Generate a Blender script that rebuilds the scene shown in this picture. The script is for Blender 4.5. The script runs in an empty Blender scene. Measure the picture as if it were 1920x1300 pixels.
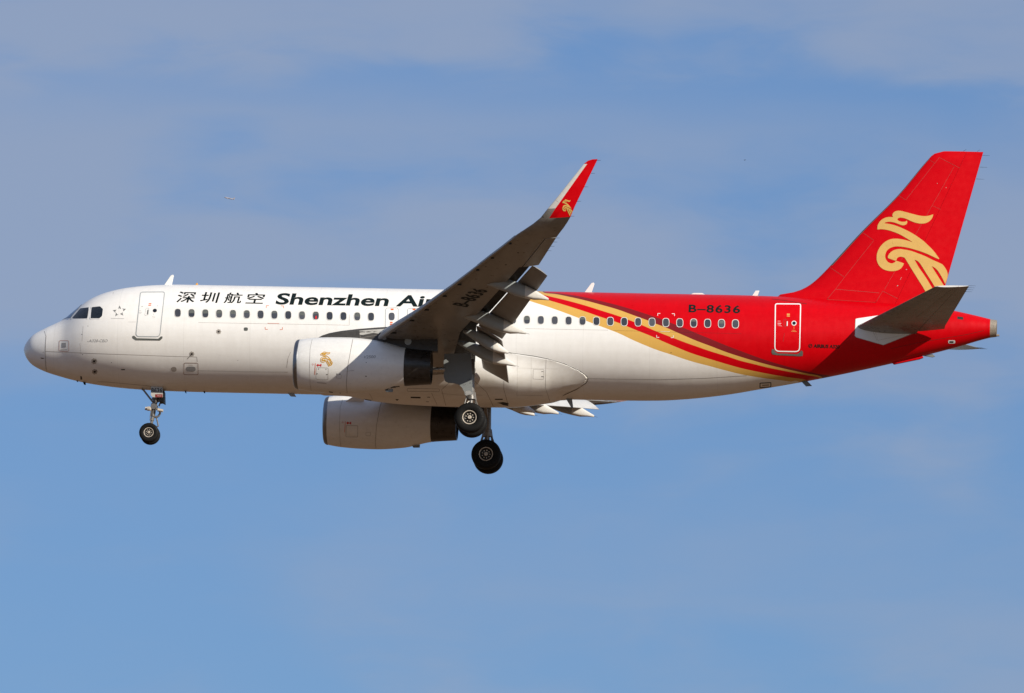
import bpy, bmesh, math, random
import numpy as np
from mathutils import Vector, Matrix
from mathutils.bvhtree import BVHTree
from mathutils.geometry import delaunay_2d_cdt

R = math.radians
SC = bpy.context.scene
COL = SC.collection
random.seed(7)

# ------------------------------------------------------------------ camera, sky, sun, exposure
YAW, ELEV, DIST = R(4.6), R(11.15), 400.0          # the spotter looks up at the aircraft from the ground
PITCH = 0.03511597                                  # nose-up attitude of the aircraft
FPX = 19493.98                                      # focal length in photo pixels (1920 wide)
TGT = Vector((18.90330619, 0, -0.09427881))         # point of the aircraft in the middle of the picture
SUN_DIR = Vector((1.27, -1.0, 0.75)).normalized()   # towards the sun
SUN_EL = math.asin(SUN_DIR.z)
SUN_ROT = math.atan2(SUN_DIR.x, SUN_DIR.y)
CAM_POS = Vector((0, 0, 1.7))
FWD = Vector((-math.sin(YAW) * math.cos(ELEV), math.cos(YAW) * math.cos(ELEV), math.sin(ELEV)))
RGT = Vector((math.cos(YAW), math.sin(YAW), 0))
UPV = RGT.cross(FWD)
cd = bpy.data.cameras.new('camera')
cam = bpy.data.objects.new('camera', cd); COL.objects.link(cam)
cam.matrix_world = Matrix(((RGT.x, UPV.x, -FWD.x, CAM_POS.x), (RGT.y, UPV.y, -FWD.y, CAM_POS.y),
                           (RGT.z, UPV.z, -FWD.z, CAM_POS.z), (0, 0, 0, 1)))
cd.sensor_width = 36; cd.lens = FPX / 1920 * 36
cd.clip_start = 1; cd.clip_end = 200000
SC.camera = cam
SC.view_settings.view_transform = 'Standard'; SC.view_settings.look = 'None'
SC.view_settings.exposure = 0.18; SC.view_settings.gamma = 1
SC.cycles.max_bounces = 8

W = bpy.data.worlds.new('World'); SC.world = W; W.use_nodes = True
wt = W.node_tree; wt.nodes.clear()


class G:
    """tiny node-graph helper"""
    def __init__(s, tree): s.t = tree
    def n(s, typ, **kw):
        nd = s.t.nodes.new(typ)
        for k, v in kw.items(): setattr(nd, k, v)
        return nd
    def l(s, a, b): s.t.links.new(a, b)
    def put(s, sock, v):
        if isinstance(v, bpy.types.NodeSocket): s.l(v, sock)
        else: sock.default_value = v
    def m(s, op, a, b=None, c=None, clamp=False):
        nd = s.n('ShaderNodeMath', operation=op, use_clamp=clamp)
        for i, v in enumerate((a, b, c)):
            if v is not None: s.put(nd.inputs[i], v)
        return nd.outputs[0]
    def mix(s, f, a, b, typ='MIX'):
        nd = s.n('ShaderNodeMix', data_type='RGBA', blend_type=typ)
        s.put(nd.inputs[0], f)
        for i, v in ((6, a), (7, b)):
            s.put(nd.inputs[i], v if isinstance(v, bpy.types.NodeSocket) else (*v[:3], 1))
        return nd.outputs[2]
    def noise(s, vec, scale, detail=3, rough=.5, dist=0):
        nd = s.n('ShaderNodeTexNoise'); s.l(vec, nd.inputs['Vector'])
        nd.inputs['Scale'].default_value = scale; nd.inputs['Detail'].default_value = detail
        nd.inputs['Roughness'].default_value = rough; nd.inputs['Distortion'].default_value = dist
        return nd.outputs[0]
    def mapr(s, v, a, b, c=0, d=1, smooth=False):
        nd = s.n('ShaderNodeMapRange', clamp=True)
        if smooth: nd.interpolation_type = 'SMOOTHSTEP'
        s.put(nd.inputs[0], v)
        for i, q in enumerate((a, b, c, d)): s.put(nd.inputs[i + 1], q)
        return nd.outputs[0]
    def mapping(s, vec, loc=(0, 0, 0), scale=(1, 1, 1), rot=(0, 0, 0)):
        nd = s.n('ShaderNodeMapping'); s.l(vec, nd.inputs[0])
        nd.inputs[1].default_value = loc; nd.inputs[2].default_value = rot; nd.inputs[3].default_value = scale
        return nd.outputs[0]


g = G(wt)
sky = g.n('ShaderNodeTexSky', sky_type='NISHITA', sun_disc=False)
sky.sun_elevation = SUN_EL; sky.sun_rotation = SUN_ROT
sky.altitude = 50; sky.air_density = 1.3; sky.dust_density = 0.6; sky.ozone_density = 3.0
geo = g.n('ShaderNodeTexCoord').outputs['Generated']        # direction of the sky
sep = g.n('ShaderNodeSeparateXYZ'); g.l(geo, sep.inputs[0])
# thin veils of cloud: stretched noise over sky directions
v1 = g.mapping(geo, loc=(2.39, -3.54, 2.82), scale=(1.0, 1.0, 2.3), rot=(0, R(-6), 0))
big = g.noise(v1, 20.0, 2.5, .5, .3)
v2 = g.mapping(geo, loc=(5.39, -.54, 5.82), scale=(1.0, 1.0, 3.2), rot=(0, R(8), 0))
fine = g.noise(v2, 70.0, 4, .55, .4)
cov = g.m('ADD', g.m('MULTIPLY', big, .78), g.m('MULTIPLY', fine, .22))
more = g.mapr(sep.outputs[2], .165, .225, -.07, .085)       # more veil higher up
cov = g.m('ADD', cov, more)
# two cloud decks with a clear lane between them, slightly tilted against the horizon
zt_ = g.m('ADD', sep.outputs[2], g.m('MULTIPLY', g.m('ADD', sep.outputs[0], .08), .08))
zt_ = g.m('ADD', zt_, g.m('MULTIPLY', g.m('SUBTRACT', fine, .5), .010))
zt_ = g.m('ADD', zt_, g.m('MULTIPLY', g.m('SUBTRACT', big, .5), .034))
for c0, wd, am in ((.2172, .0060, -.09), (.2070, .0100, .06), (.1850, .0170, -.10)):
    bmp = g.mapr(g.m('ABSOLUTE', g.m('SUBTRACT', zt_, c0)), wd, 0.0, 0, am, True)
    cov = g.m('ADD', cov, bmp)
cmask = g.mapr(cov, .33, .66, 0.08, .95, True)
skyc = g.mix(1.0, sky.outputs[0], (.535, .70, 1.02), 'MULTIPLY')      # deep clear blue of the day
cloudc = g.mix(.10, (3.25, 3.75, 4.9), skyc)
colr = g.mix(g.m('MULTIPLY', cmask, .8), skyc, cloudc)
bg = g.n('ShaderNodeBackground'); g.l(colr, bg.inputs[0]); bg.inputs[1].default_value = 0.09
wo = g.n('ShaderNodeOutputWorld'); g.l(bg.outputs[0], wo.inputs[0])

sd = bpy.data.lights.new('sun', 'SUN'); sd.energy = 5.0; sd.angle = R(.53); sd.color = (1.0, .92, .785)
sun = bpy.data.objects.new('sun', sd); COL.objects.link(sun)
sun.rotation_euler = SUN_DIR.to_track_quat('Z', 'Y').to_euler()
sun.location = (0, 0, 300)

# ------------------------------------------------------------------ aircraft frame and the view rays in it
# aircraft axes: x aft from the nose, y to starboard (away from the camera), z up; metres
ROT = Matrix.Rotation(PITCH, 4, 'Y')
NOSE_W = CAM_POS + DIST * FWD - (ROT @ TGT)
A2W = Matrix.Translation(NOSE_W) @ ROT
W2A = A2W.inverted()
C_A = W2A @ CAM_POS
BASE = Vector((17.7, 0, -4.36))


def ray(px, py):
    d = (px - 960) / FPX * RGT - (py - 650) / FPX * UPV + FWD
    return (W2A.to_3x3() @ d).normalized()


def at(px, py, y):
    """point on the aircraft's plane y that is seen at photo pixel px, py"""
    d = ray(px, py)
    return C_A + d * ((y - C_A.y) / d.y)


def pix(v):
    w = A2W @ Vector(v) - CAM_POS
    z = w.dot(FWD)
    return 960 + FPX * w.dot(RGT) / z, 650 - FPX * w.dot(UPV) / z


def pchip(X, Y):
    X = np.array(X, float); Y = np.array(Y, float); h = np.diff(X); dl = np.diff(Y) / h
    m = np.zeros(len(X)); m[0], m[-1] = dl[0], dl[-1]
    for i in range(1, len(X) - 1):
        if dl[i - 1] * dl[i] > 0:
            w1, w2 = 2 * h[i] + h[i - 1], h[i] + 2 * h[i - 1]
            m[i] = (w1 + w2) / (w1 / dl[i - 1] + w2 / dl[i])
    def f(x):
        x = min(max(x, X[0]), X[-1]); i = min(max(int(np.searchsorted(X, x)) - 1, 0), len(X) - 2)
        t = (x - X[i]) / h[i]
        return ((2*t**3 - 3*t*t + 1) * Y[i] + (t**3 - 2*t*t + t) * h[i] * m[i]
                + (-2*t**3 + 3*t*t) * Y[i+1] + (t**3 - t*t) * h[i] * m[i+1])
    return f


def lin(X, Y):
    return lambda x: float(np.interp(x, X, Y))


def sstep(a, b, x):
    t = min(max((x - a) / (b - a), 0), 1)
    return t * t * (3 - 2 * t)


# ------------------------------------------------------------------ materials
def mat_new(name):
    m = bpy.data.materials.new(name); m.use_nodes = True
    t = m.node_tree; b = t.nodes['Principled BSDF']
    return m, G(t), b


def paint(name, col, rough=.35, metal=0.0, coat=0.0, var=.10, scale=1.2, streak=(.25, 1, 1.6), dirt=None, bump=0.0, spec=.4):
    m, g, b = mat_new(name)
    b.inputs['Specular IOR Level'].default_value = spec
    oc = g.n('ShaderNodeTexCoord').outputs['Object']
    v = g.mapping(oc, scale=streak)
    n1 = g.noise(v, scale, 5, .6)
    n2 = g.noise(oc, scale * 4, 2, .5)
    f = g.m('ADD', g.m('MULTIPLY', n1, .65), g.m('MULTIPLY', n2, .35))
    f = g.mapr(f, .3, .7)
    dk = dirt or tuple(c * (1 - 2.2 * var) for c in col)
    c = g.mix(f, dk, tuple(min(1, x * (1 + .35 * var)) for x in col))
    g.l(c, b.inputs['Base Color'])
    b.inputs['Metallic'].default_value = metal
    g.l(g.mapr(n2, .3, .7, rough * .8, min(1, rough * 1.25)), b.inputs['Roughness'])
    b.inputs['Coat Weight'].default_value = coat; b.inputs['Coat Roughness'].default_value = .12
    if bump:
        bp = g.n('ShaderNodeBump'); bp.inputs['Strength'].default_value = bump; bp.inputs['Distance'].default_value = .01
        g.l(n2, bp.inputs['Height']); g.l(bp.outputs[0], b.inputs['Normal'])
    return m


WHITE = (.80, .79, .77); RED = (.57, .0, .004); GOLD = (.62, .36, .085); MAROON = (.19, .012, .016)
M = {}
M['red'] = paint('red_paint', RED, .4, var=.04, spec=.12)
M['white'] = paint('white_paint', WHITE, .32, coat=.25, var=.04)
M['cowl'] = paint('cowl_paint', (.76, .75, .73), .33, coat=.2, var=.06, scale=1.6)
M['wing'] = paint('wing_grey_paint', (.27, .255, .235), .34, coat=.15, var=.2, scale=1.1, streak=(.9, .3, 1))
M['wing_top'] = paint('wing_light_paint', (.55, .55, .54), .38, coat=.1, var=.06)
M['flap'] = paint('flap_grey_paint', (.28, .27, .255), .4, var=.12, scale=1.5)
M['fairing'] = paint('fairing_grey_paint', (.34, .37, .38), .35, coat=.15, var=.08)
M['cone'] = paint('fairing_cone_paint', (.66, .64, .60), .4, var=.08, scale=3)
M['belly'] = paint('belly_paint', (.79, .775, .75), .35, coat=.2, var=.05, scale=1.3, dirt=(.68, .65, .60))
M['plate'] = paint('seal_plate_paint', (.72, .73, .73), .35, var=.04)
M['stab'] = paint('stabiliser_grey_paint', (.25, .25, .245), .3, coat=.2, var=.22, scale=1.4, streak=(.3, .9, 1))
M['door_grey'] = paint('gear_door_paint', (.20, .215, .22), .4, var=.06, scale=2)
M['metal'] = paint('bare_metal', (.52, .50, .47), .3, metal=.9, var=.1, scale=3)
M['lip'] = paint('intake_lip_metal', (.27, .275, .29), .38, metal=1.0, var=.08, scale=2)
M['steel'] = paint('gear_steel', (.25, .235, .22), .35, metal=.5, var=.2, scale=8)
M['gold_steel'] = paint('wheel_hub_paint', (.70, .62, .52), .35, metal=.15, var=.25, scale=14)
M['nozzle'] = paint('dark_nozzle_metal', (.075, .068, .062), .34, metal=.6, var=.32, scale=1.6, streak=(.3, 1, 2.2))
M['black'] = paint('black_paint', (.007, .008, .009), .5, var=.1, scale=5, spec=.15)
M['text'] = paint('dark_lettering', (.006, .013, .013), .5, var=.1, scale=5, spec=.15)
M['emblem_gold'] = paint('deep_gold_paint', (.62, .33, .03), .35, coat=.1, var=.05)
M['dark'] = paint('dark_recess', (.02, .018, .016), .6, var=.2, scale=5)
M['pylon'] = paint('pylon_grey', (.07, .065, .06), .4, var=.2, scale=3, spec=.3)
M['seam'] = paint('seam_sealant', (.34, .31, .28), .6, var=.2, scale=5)
M['seam_dark'] = paint('open_joint', (.05, .045, .04), .6, var=.2, scale=5)
M['seam_light'] = paint('light_joint', (.42, .38, .34), .6, var=.15, scale=5)
M['grey_mark'] = paint('grey_marking', (.36, .36, .36), .5, var=.2, scale=8)
M['rubber'] = paint('tyre_rubber', (.007, .0068, .007), .7, var=.25, scale=6, bump=.15, spec=.2)
M['rim_dark'] = paint('brake_dark', (.03, .028, .026), .5, metal=.3, var=.3, scale=15)
M['orange'] = paint('orange_marking', (.72, .13, .02), .4, var=.08, scale=5)
M['redmark'] = paint('red_marking', (.60, .02, .02), .4, var=.08, scale=5)
M['door_paint'] = paint('pale_grey_paint', (.47, .46, .43), .4, var=.08, scale=4)  # plain pale grey of the nose gear doors and a pylon patch
M['gold'] = paint('gold_paint', (.66, .40, .11), .35, coat=.2, var=.05)
M['sill'] = paint('scuff_plate', (.16, .17, .155), .45, metal=.3, var=.2, scale=8)
M['frame'] = paint('window_frame', (.66, .65, .62), .4, var=.06, scale=6)
M['door_line'] = paint('door_edge_grey', (.40, .43, .44), .4, var=.1, scale=6)
M['white_line'] = paint('door_edge_white', (.80, .82, .82), .35, var=.04, scale=6)
M['antenna'] = paint('antenna_white', (.80, .79, .76), .4, var=.04, scale=6)
M['amber'] = paint('amber_lens', (.75, .35, .02), .2, var=.05, scale=6)
M['redlens'] = paint('red_lens', (.75, .01, .01), .15, var=.05, scale=6)


def glass(name, col, rough, spec=.6):
    m, g, b = mat_new(name)
    oc = g.n('ShaderNodeTexCoord').outputs['Object']
    n = g.noise(oc, 2.3, 3)
    g.l(g.mix(g.mapr(n, .35, .65), tuple(c * .75 for c in col), tuple(c * 1.3 for c in col)), b.inputs['Base Color'])
    b.inputs['Roughness'].default_value = rough; b.inputs['Specular IOR Level'].default_value = spec
    b.inputs['Coat Weight'].default_value = .3; b.inputs['Coat Roughness'].default_value = .03
    return m


M['pane'] = glass('cabin_window_pane', (.045, .05, .062), .2)
_t = M['pane'].node_tree; _g = G(_t); _b = _t.nodes['Principled BSDF']; _src = _b.inputs['Base Color'].links[0].from_socket
_r = _g.n('ShaderNodeObjectInfo').outputs['Random']
_g.l(_g.mix(_r, _g.mix(.55, _src, (.012, .014, .02)), _g.mix(.35, _src, (.14, .14, .15))), _b.inputs['Base Color'])
M['cockpit'] = glass('cockpit_glass', (.006, .009, .012), .06, .8)
M['windshield'] = glass('windshield_glass', (.03, .11, .22), .06, .9)

# ------------------------------------------------------------------ object helpers
def link(name, me, parent=None):
    o = bpy.data.objects.new(name, me); COL.objects.link(o)
    if parent is not None: o.parent = parent
    return o


def part(name, bm, mats, parent, sharp=32, label=None):
    me = bpy.data.meshes.new(name)
    bm.normal_update(); bm.to_mesh(me); bm.free()
    for m in (mats if isinstance(mats, (list, tuple)) else [mats]): me.materials.append(m)
    me.polygons.foreach_set('use_smooth', [True] * len(me.polygons))
    if sharp: me.set_sharp_from_angle(angle=R(sharp))
    o = link(name, me, parent)
    if parent is AIR: o.location = -BASE
    if label: o['label'] = label
    return o


def bvh(bm):
    bm.normal_update()
    return BVHTree.FromBMesh(bm)


def quad_loft(bm, rings, closed=True, cap=True, mi=None):
    """rings: lists of equally many points; returns faces"""
    vs = [[bm.verts.new(p) for p in r] for r in rings]
    n = len(vs[0]); fs = []
    for i in range(len(vs) - 1):
        for j in range(n if closed else n - 1):
            k = (j + 1) % n
            try:
                f = bm.faces.new((vs[i][j], vs[i][k], vs[i+1][k], vs[i+1][j])); fs.append(f)
                if mi: f.material_index = mi(i, j)
            except ValueError: pass
    if cap and closed:
        for r, i in ((vs[0], 0), (vs[-1], len(vs) - 2)):
            try:
                f = bm.faces.new(r)
                if mi: f.material_index = mi(i, -1)
            except ValueError: pass
    return fs


def fixn(bm):
    bmesh.ops.recalc_face_normals(bm, faces=bm.faces)


def tube(bm, p0, p1, r0, r1=None, n=12, mi=0):
    p0, p1 = Vector(p0), Vector(p1); r1 = r0 if r1 is None else r1
    d = (p1 - p0).normalized(); a = d.orthogonal().normalized(); b = d.cross(a)
    rings = []
    for p, r in ((p0, r0), (p1, r1)):
        rings.append([p + a * r * math.cos(2*math.pi*k/n) + b * r * math.sin(2*math.pi*k/n) for k in range(n)])
    quad_loft(bm, rings, mi=lambda i, j: mi)


def chain(bm, pts, r, n=10, mi=0):
    for i in range(len(pts) - 1): tube(bm, pts[i], pts[i+1], r, r, n, mi)


def box(bm, c, s, rot=None, mi=0):
    c = Vector(c); vs = []
    for z in (-1, 1):
        for x, y in ((-1, -1), (1, -1), (1, 1), (-1, 1)):
            v = Vector((x*s[0]/2, y*s[1]/2, z*s[2]/2))
            if rot: v = rot @ v
            vs.append(bm.verts.new(c + v))
    for f in ((3,2,1,0), (4,5,6,7), (0,1,5,4), (1,2,6,5), (2,3,7,6), (3,0,4,7)):
        bm.faces.new([vs[i] for i in f]).material_index = mi


def lathe(bm, prof, origin, axis, n=48, mi=None, scale=(1, 1)):
    """prof: (distance along axis, radius)"""
    o = Vector(origin); ax = Vector(axis).normalized()
    a = ax.cross(Vector((0, 0, 1)))
    a = Vector((0, 1, 0)) if a.length < .1 else a.normalized()
    b = a.cross(ax).normalized()
    rings = [[o + ax*s + a*(r*math.cos(2*math.pi*k/n)) + b*(r*math.sin(2*math.pi*k/n)) for k in range(n)] for s, r in prof]
    quad_loft(bm, rings, cap=True, mi=mi)


def slab(bm, pts, off, mi=0):
    """closed polygon pts (3-D) thickened by vector off, centred"""
    off = Vector(off) / 2
    a = [bm.verts.new(Vector(p) - off) for p in pts]; b = [bm.verts.new(Vector(p) + off) for p in pts]
    n = len(pts)
    bm.faces.new(a).material_index = mi; bm.faces.new(b[::-1]).material_index = mi
    for i in range(n):
        bm.faces.new((a[i], b[i], b[(i+1) % n], a[(i+1) % n])).material_index = mi


# ---- markings that follow a curved skin: drawn flat, then laid on the surface they are painted on
def cast(px, py, trees, off):
    d = ray(px, py)
    best = None
    for t in trees:
        h = t.ray_cast(C_A, d)
        if h[0] is not None and (best is None or h[3] < best[3]): best = h
    if best is None: return None
    n = best[1]
    if n.dot(d) > 0: n = -n
    return best[0] + n * off


def lay(bm2, trees, off):
    """bm2 has photo-pixel x, y coordinates in its verts: lay them on the skins"""
    bad = []
    for v in bm2.verts:
        p = cast(v.co.x, v.co.y, trees, off)
        if p is None: bad.append(v)
        else: v.co = p
    if bad: bmesh.ops.delete(bm2, geom=bad, context='VERTS')
    for f in bm2.faces:                      # face the camera
        f.normal_update()
        if f.normal.dot(C_A - f.calc_center_median()) < 0: f.normal_flip()
    return bm2


def gridcut(bm2, step):
    if not bm2.verts: return
    for ax in (0, 1):
        lo = min(v.co[ax] for v in bm2.verts); hi = max(v.co[ax] for v in bm2.verts)
        k = lo + step
        while k < hi:
            co = [0, 0, 0]; co[ax] = k; no = [0, 0, 0]; no[ax] = 1
            bmesh.ops.bisect_plane(bm2, geom=bm2.verts[:] + bm2.edges[:] + bm2.faces[:], plane_co=co, plane_no=no, dist=1e-5)
            k += step


def poly2(bm2, pts, mi=0):
    vv, _, ff = delaunay_2d_cdt([Vector(p[:2]) for p in pts], [], [list(range(len(pts)))], 1, 1e-4)[:3]
    vs = [bm2.verts.new((p[0], p[1], 0)) for p in vv]
    for f in ff:
        try: bm2.faces.new([vs[i] for i in f]).material_index = mi
        except ValueError: pass


def line2(bm2, pts, w, closed=False, mi=0, step=3.0):
    P = [Vector((p[0], p[1])) for p in pts]
    if closed: P.append(P[0])
    Q = [P[0]]
    for a, b in zip(P, P[1:]):
        k = max(1, int((b - a).length / step))
        for i in range(1, k + 1): Q.append(a.lerp(b, i / k))
    L, Rr = [], []
    n = len(Q)
    for i in range(n):
        if closed: a, b = Q[(i - 1) % (n - 1)], Q[(i + 1) % (n - 1)] if i < n - 1 else Q[1]
        else: a, b = Q[max(i-1, 0)], Q[min(i+1, n-1)]
        d = (b - a)
        d = d.normalized() if d.length > 1e-9 else Vector((1, 0))
        nn = Vector((-d.y, d.x)) * w / 2
        L.append(bm2.verts.new((*(Q[i] + nn), 0))); Rr.append(bm2.verts.new((*(Q[i] - nn), 0)))
    for i in range(n - 1):
        bm2.faces.new((L[i], L[i+1], Rr[i+1], Rr[i])).material_index = mi


def rrect(quad, r, n=5):
    """rounded polygon through corner points"""
    out = []
    m = len(quad); rr = r if isinstance(r, (list, tuple)) else [r] * m
    for i in range(m):
        p = Vector(quad[i]); a = (Vector(quad[i-1]) - p).normalized(); b = (Vector(quad[(i+1) % m]) - p).normalized()
        for k in range(n + 1):
            t = k / n
            out.append(tuple(p + a * rr[i] * (1-t)**2 + b * rr[i] * t**2))
    return out


def oval(cx, cy, w, h, p=2.6, n=28, sl=0.0):
    o = []
    for k in range(n):
        a = 2*math.pi*k/n; c, s = math.cos(a), math.sin(a)
        x = w/2*math.copysign(abs(c)**(2/p), c); y = h/2*math.copysign(abs(s)**(2/p), s)
        o.append((cx + x, cy + y + sl*x))
    return o


def text2(body, bold=0.0, space=1.0):
    """flat lettering mesh in text space (x right, y up), cap height of 'B' as unit"""
    cu = bpy.data.curves.new('lettering', 'FONT'); cu.body = body; cu.offset = bold; cu.space_character = space; cu.resolution_u = 4
    ob = bpy.data.objects.new('lettering', cu); COL.objects.link(ob)
    dg = bpy.context.evaluated_depsgraph_get(); ev = ob.evaluated_get(dg)
    me = ev.to_mesh(); bm = bmesh.new(); bm.from_mesh(me); ev.to_mesh_clear()
    bpy.data.objects.remove(ob); bpy.data.curves.remove(cu)
    bmesh.ops.remove_doubles(bm, verts=bm.verts, dist=1e-5)
    return bm


def lettering(name, body, o, run, up, trees, mat, parent, bold=0.0, off=.006, step=4.0, ybox=None, label=None, space=1.0):
    """body from pixel o, whole width = vector run, from baseline to cap height = vector up"""
    bm = text2(body, bold, space)
    x0 = min(v.co.x for v in bm.verts); x1 = max(v.co.x for v in bm.verts)
    y0, y1 = ybox or (0.0, .69)
    o, run, up = Vector(o), Vector(run), Vector(up)
    for v in bm.verts:
        s = (v.co.x - x0) / (x1 - x0); t = (v.co.y - y0) / (y1 - y0)
        v.co = (*(o + run*s + up*t), 0)
    gridcut(bm, step)
    lay(bm, trees, off)
    return part(name, bm, mat, parent, sharp=0, label=label)


def marking(name, mats, parent, trees, polys=(), lines=(), off=.005, step=4.0, label=None):
    bm = bmesh.new()
    for p in polys: poly2(bm, p[0] if isinstance(p, tuple) and isinstance(p[1], int) else p, p[1] if isinstance(p, tuple) and isinstance(p[1], int) else 0)
    gridcut(bm, step)
    for l in lines: line2(bm, l[0], l[1], *(l[2:]))
    lay(bm, trees, off)
    return part(name, bm, mats, parent, sharp=0, label=label)


def add_marks(bm, trees, polys=(), lines=(), off=.004, mi=1, step=4.0):
    """paint marks that stay inside a part's own mesh (joints, panel lines, small stencils)"""
    b2 = bmesh.new()
    for p in polys: poly2(b2, p)
    gridcut(b2, step)
    for l in lines: line2(b2, l[0], l[1], l[2] if len(l) > 2 else False)
    lay(b2, trees, off)
    mp = {v: bm.verts.new(v.co) for v in b2.verts}
    for f in b2.faces:
        try: bm.faces.new([mp[v] for v in f.verts]).material_index = mi
        except ValueError: pass
    b2.free()


# ------------------------------------------------------------------ ground (below the frame; it lights the belly)
def ground():
    bm = bmesh.new()
    s = 90000
    bm.faces.new([bm.verts.new(p) for p in ((-s, -s, 0), (s, -s, 0), (s, s, 0), (-s, s, 0))])
    m, g, b = mat_new('dry_airfield_grass')
    oc = g.n('ShaderNodeTexCoord').outputs['Object']
    n1 = g.noise(oc, .004, 6, .6); n2 = g.noise(oc, .6, 5, .6)
    c = g.mix(g.mapr(n1, .35, .65), (.135, .069, .027), (.105, .055, .021))
    c = g.mix(g.mapr(n2, .3, .7, 0, .35), c, (.15, .088, .042))
    g.l(c, b.inputs['Base Color']); b.inputs['Roughness'].default_value = .95
    me = bpy.data.meshes.new('ground'); bm.to_mesh(me); bm.free(); me.materials.append(m)
    o = link('ground', me); o['kind'] = 'structure'; o['label'] = 'dry brown ground of the airfield below the frame'


ground()

# ------------------------------------------------------------------ the airliner
AIR = link('airliner', None)
AIR['label'] = 'large white airliner with red tail and gold stripes, landing gear down'
AIR['category'] = 'airliner'
AIR.matrix_world = Matrix.Translation(A2W @ BASE) @ ROT

# ---- fuselage lines (side silhouette)
TOP = [(44.8, 656), (46.2, 650), (50, 642.7), (62.3, 629), (82.5, 617.6), (110.8, 604.6), (124, 597.5), (137.7, 586.5), (148.5, 577.5),
       (162, 567.6), (175.4, 559.6), (191.6, 552.4), (213, 545.8), (234.6, 541.2), (261.6, 537.6), (299, 535.0), (340, 534.2),
       (1367.7, 553.4), (1449.5, 555.8), (1550, 561.2), (1650, 567.5), (1720, 573.6), (1788.5, 582.8), (1818.6, 589.2), (1857.5, 598.8), (1869, 602)]
BOT = [(44.8, 656), (46.2, 664), (51.5, 675), (59.6, 684.0), (71.7, 691.6), (86.5, 698.2), (110.8, 706), (137.7, 713.5), (159, 718.2), (191.6, 723.6),
       (232, 728.4), (264, 731.0), (310, 733.6), (386, 735.9), (1175.4, 751.6), (1240, 751.6), (1260, 750.7), (1303, 747.6), (1367.7, 740),
       (1421.5, 731.0), (1475.3, 722.0), (1546, 709), (1673.5, 681.8), (1747.8, 663.5), (1800.9, 649.4), (1836.3, 638.8), (1856.8, 633.5), (1869, 631)]
tA = [at(u, v, 0) for u, v in TOP]; bA = [at(u, v, 0) for u, v in BOT]
XN = tA[0].x
q = lambda x: math.sqrt(max(x - XN, 0))
ftop = pchip([q(p.x) for p in tA], [p.z for p in tA])
fbot = pchip([q(p.x) for p in bA], [p.z for p in bA])
XE = at(1869, 616, 0).x
fwr = lin([0, 1, 2.5, 4, 5.6, 24, 30, 34, 36.5, 37.6], [1.0, 1.03, 1.02, .99, .957, .957, .90, .80, .86, .95])


def sec(x):
    zt, zb = ftop(q(x)), fbot(q(x))
    h = max((zt - zb) / 2 * .984, .001)
    return (zt + zb) / 2, h, min(h * fwr(x), 1.985)


XS = [XN + (i / 46)**2 * 5.5 for i in range(47)] + [XN + 5.5 + (XE - .3 - XN - 5.5) * i / 130 for i in range(1, 131)]
XA = XE - .25                                    # where the metal exhaust begins
XS = [x for x in XS if x < XA - .01] + [XA]
NA = 128


def fus_ring(x, n=NA, grow=0.0):
    zc, h, w = sec(x)
    return [Vector((x, (w + grow) * math.cos(2*math.pi*k/n), zc + (h + grow) * math.sin(2*math.pi*k/n))) for k in range(n)]


XR = at(85, 650, -.8).x                          # radome joint
fus = bmesh.new()
quad_loft(fus, [fus_ring(x) for x in [XR] + [x for x in XS if x > XR + .02]] , cap=True)
fixn(fus)
rad = bmesh.new()
rx = [x for x in XS if x < XR - .015] + [XR - .004]
quad_loft(rad, [fus_ring(x) for x in rx], cap=True)
fixn(rad)
T_FUS = bvh(fus); T_RAD = bvh(rad)
TF = [T_FUS, T_RAD]

# ---- livery curves on the side (x, z) from the painted edges
B1 = [(930, 541), (960, 552.5), (994.8, 565.1), (1029.2, 576.2), (1060, 587.2), (1084.6, 596.5), (1110.5, 606.3), (1140, 617.4), (1160, 625.2), (1184.6, 636.9), (1209.2, 647.6),
      (1233.8, 657.2), (1258.5, 665.2), (1295.4, 677.5), (1332.3, 687.3), (1364.6, 696.0), (1389.2, 702), (1413.8, 706.5), (1438.5, 710.2), (1463, 713.2), (1481.5, 715.8), (1495, 718.5)]
B2 = [(985, 548.5), (1027.4, 562.6), (1053.8, 570.6), (1090.8, 582.3), (1127.7, 595), (1160, 605.8), (1176, 612.3), (1196.9, 620.9), (1221.5, 630.8), (1246.2, 641.8), (1270.8, 652.3),
      (1295.4, 662.2), (1320, 670.2), (1340, 676.3), (1364.6, 683.7), (1389.2, 690.5), (1413.8, 696), (1438.5, 700.9), (1463, 705.2), (1487.7, 708.9), (1509.8, 712.4), (1520, 714.3)]
B3 = [(1004, 549.3), (1027.4, 555.2), (1053.8, 561.4), (1090.8, 571.2), (1127.7, 582.7), (1160, 593), (1177.2, 599.4), (1201.8, 609.2), (1227.7, 620.3), (1246.2, 627.7), (1262.2, 633.8),
      (1283, 641.8), (1307.7, 650.5), (1332.3, 659), (1364.6, 668.9), (1389.2, 676.9), (1413.8, 683), (1438.5, 689.2), (1463, 694.2), (1487.7, 699), (1512, 703.6), (1537, 708.8)]
B4 = [(1020.6, 549.2), (1041.5, 551.6), (1066, 556.5), (1090.8, 562), (1127.7, 571.8), (1160, 581.2), (1184.6, 590.2), (1214.2, 601), (1228.9, 607), (1248.6, 614.4), (1264.6, 621.5),
      (1283, 629.5), (1307.7, 640), (1332.3, 649.2), (1364.6, 661.5), (1389.2, 669.5), (1413.8, 676.9), (1438.5, 683.7), (1463, 689.8), (1487.7, 695.4), (1512.3, 700.5), (1540, 706.8)]
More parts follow.
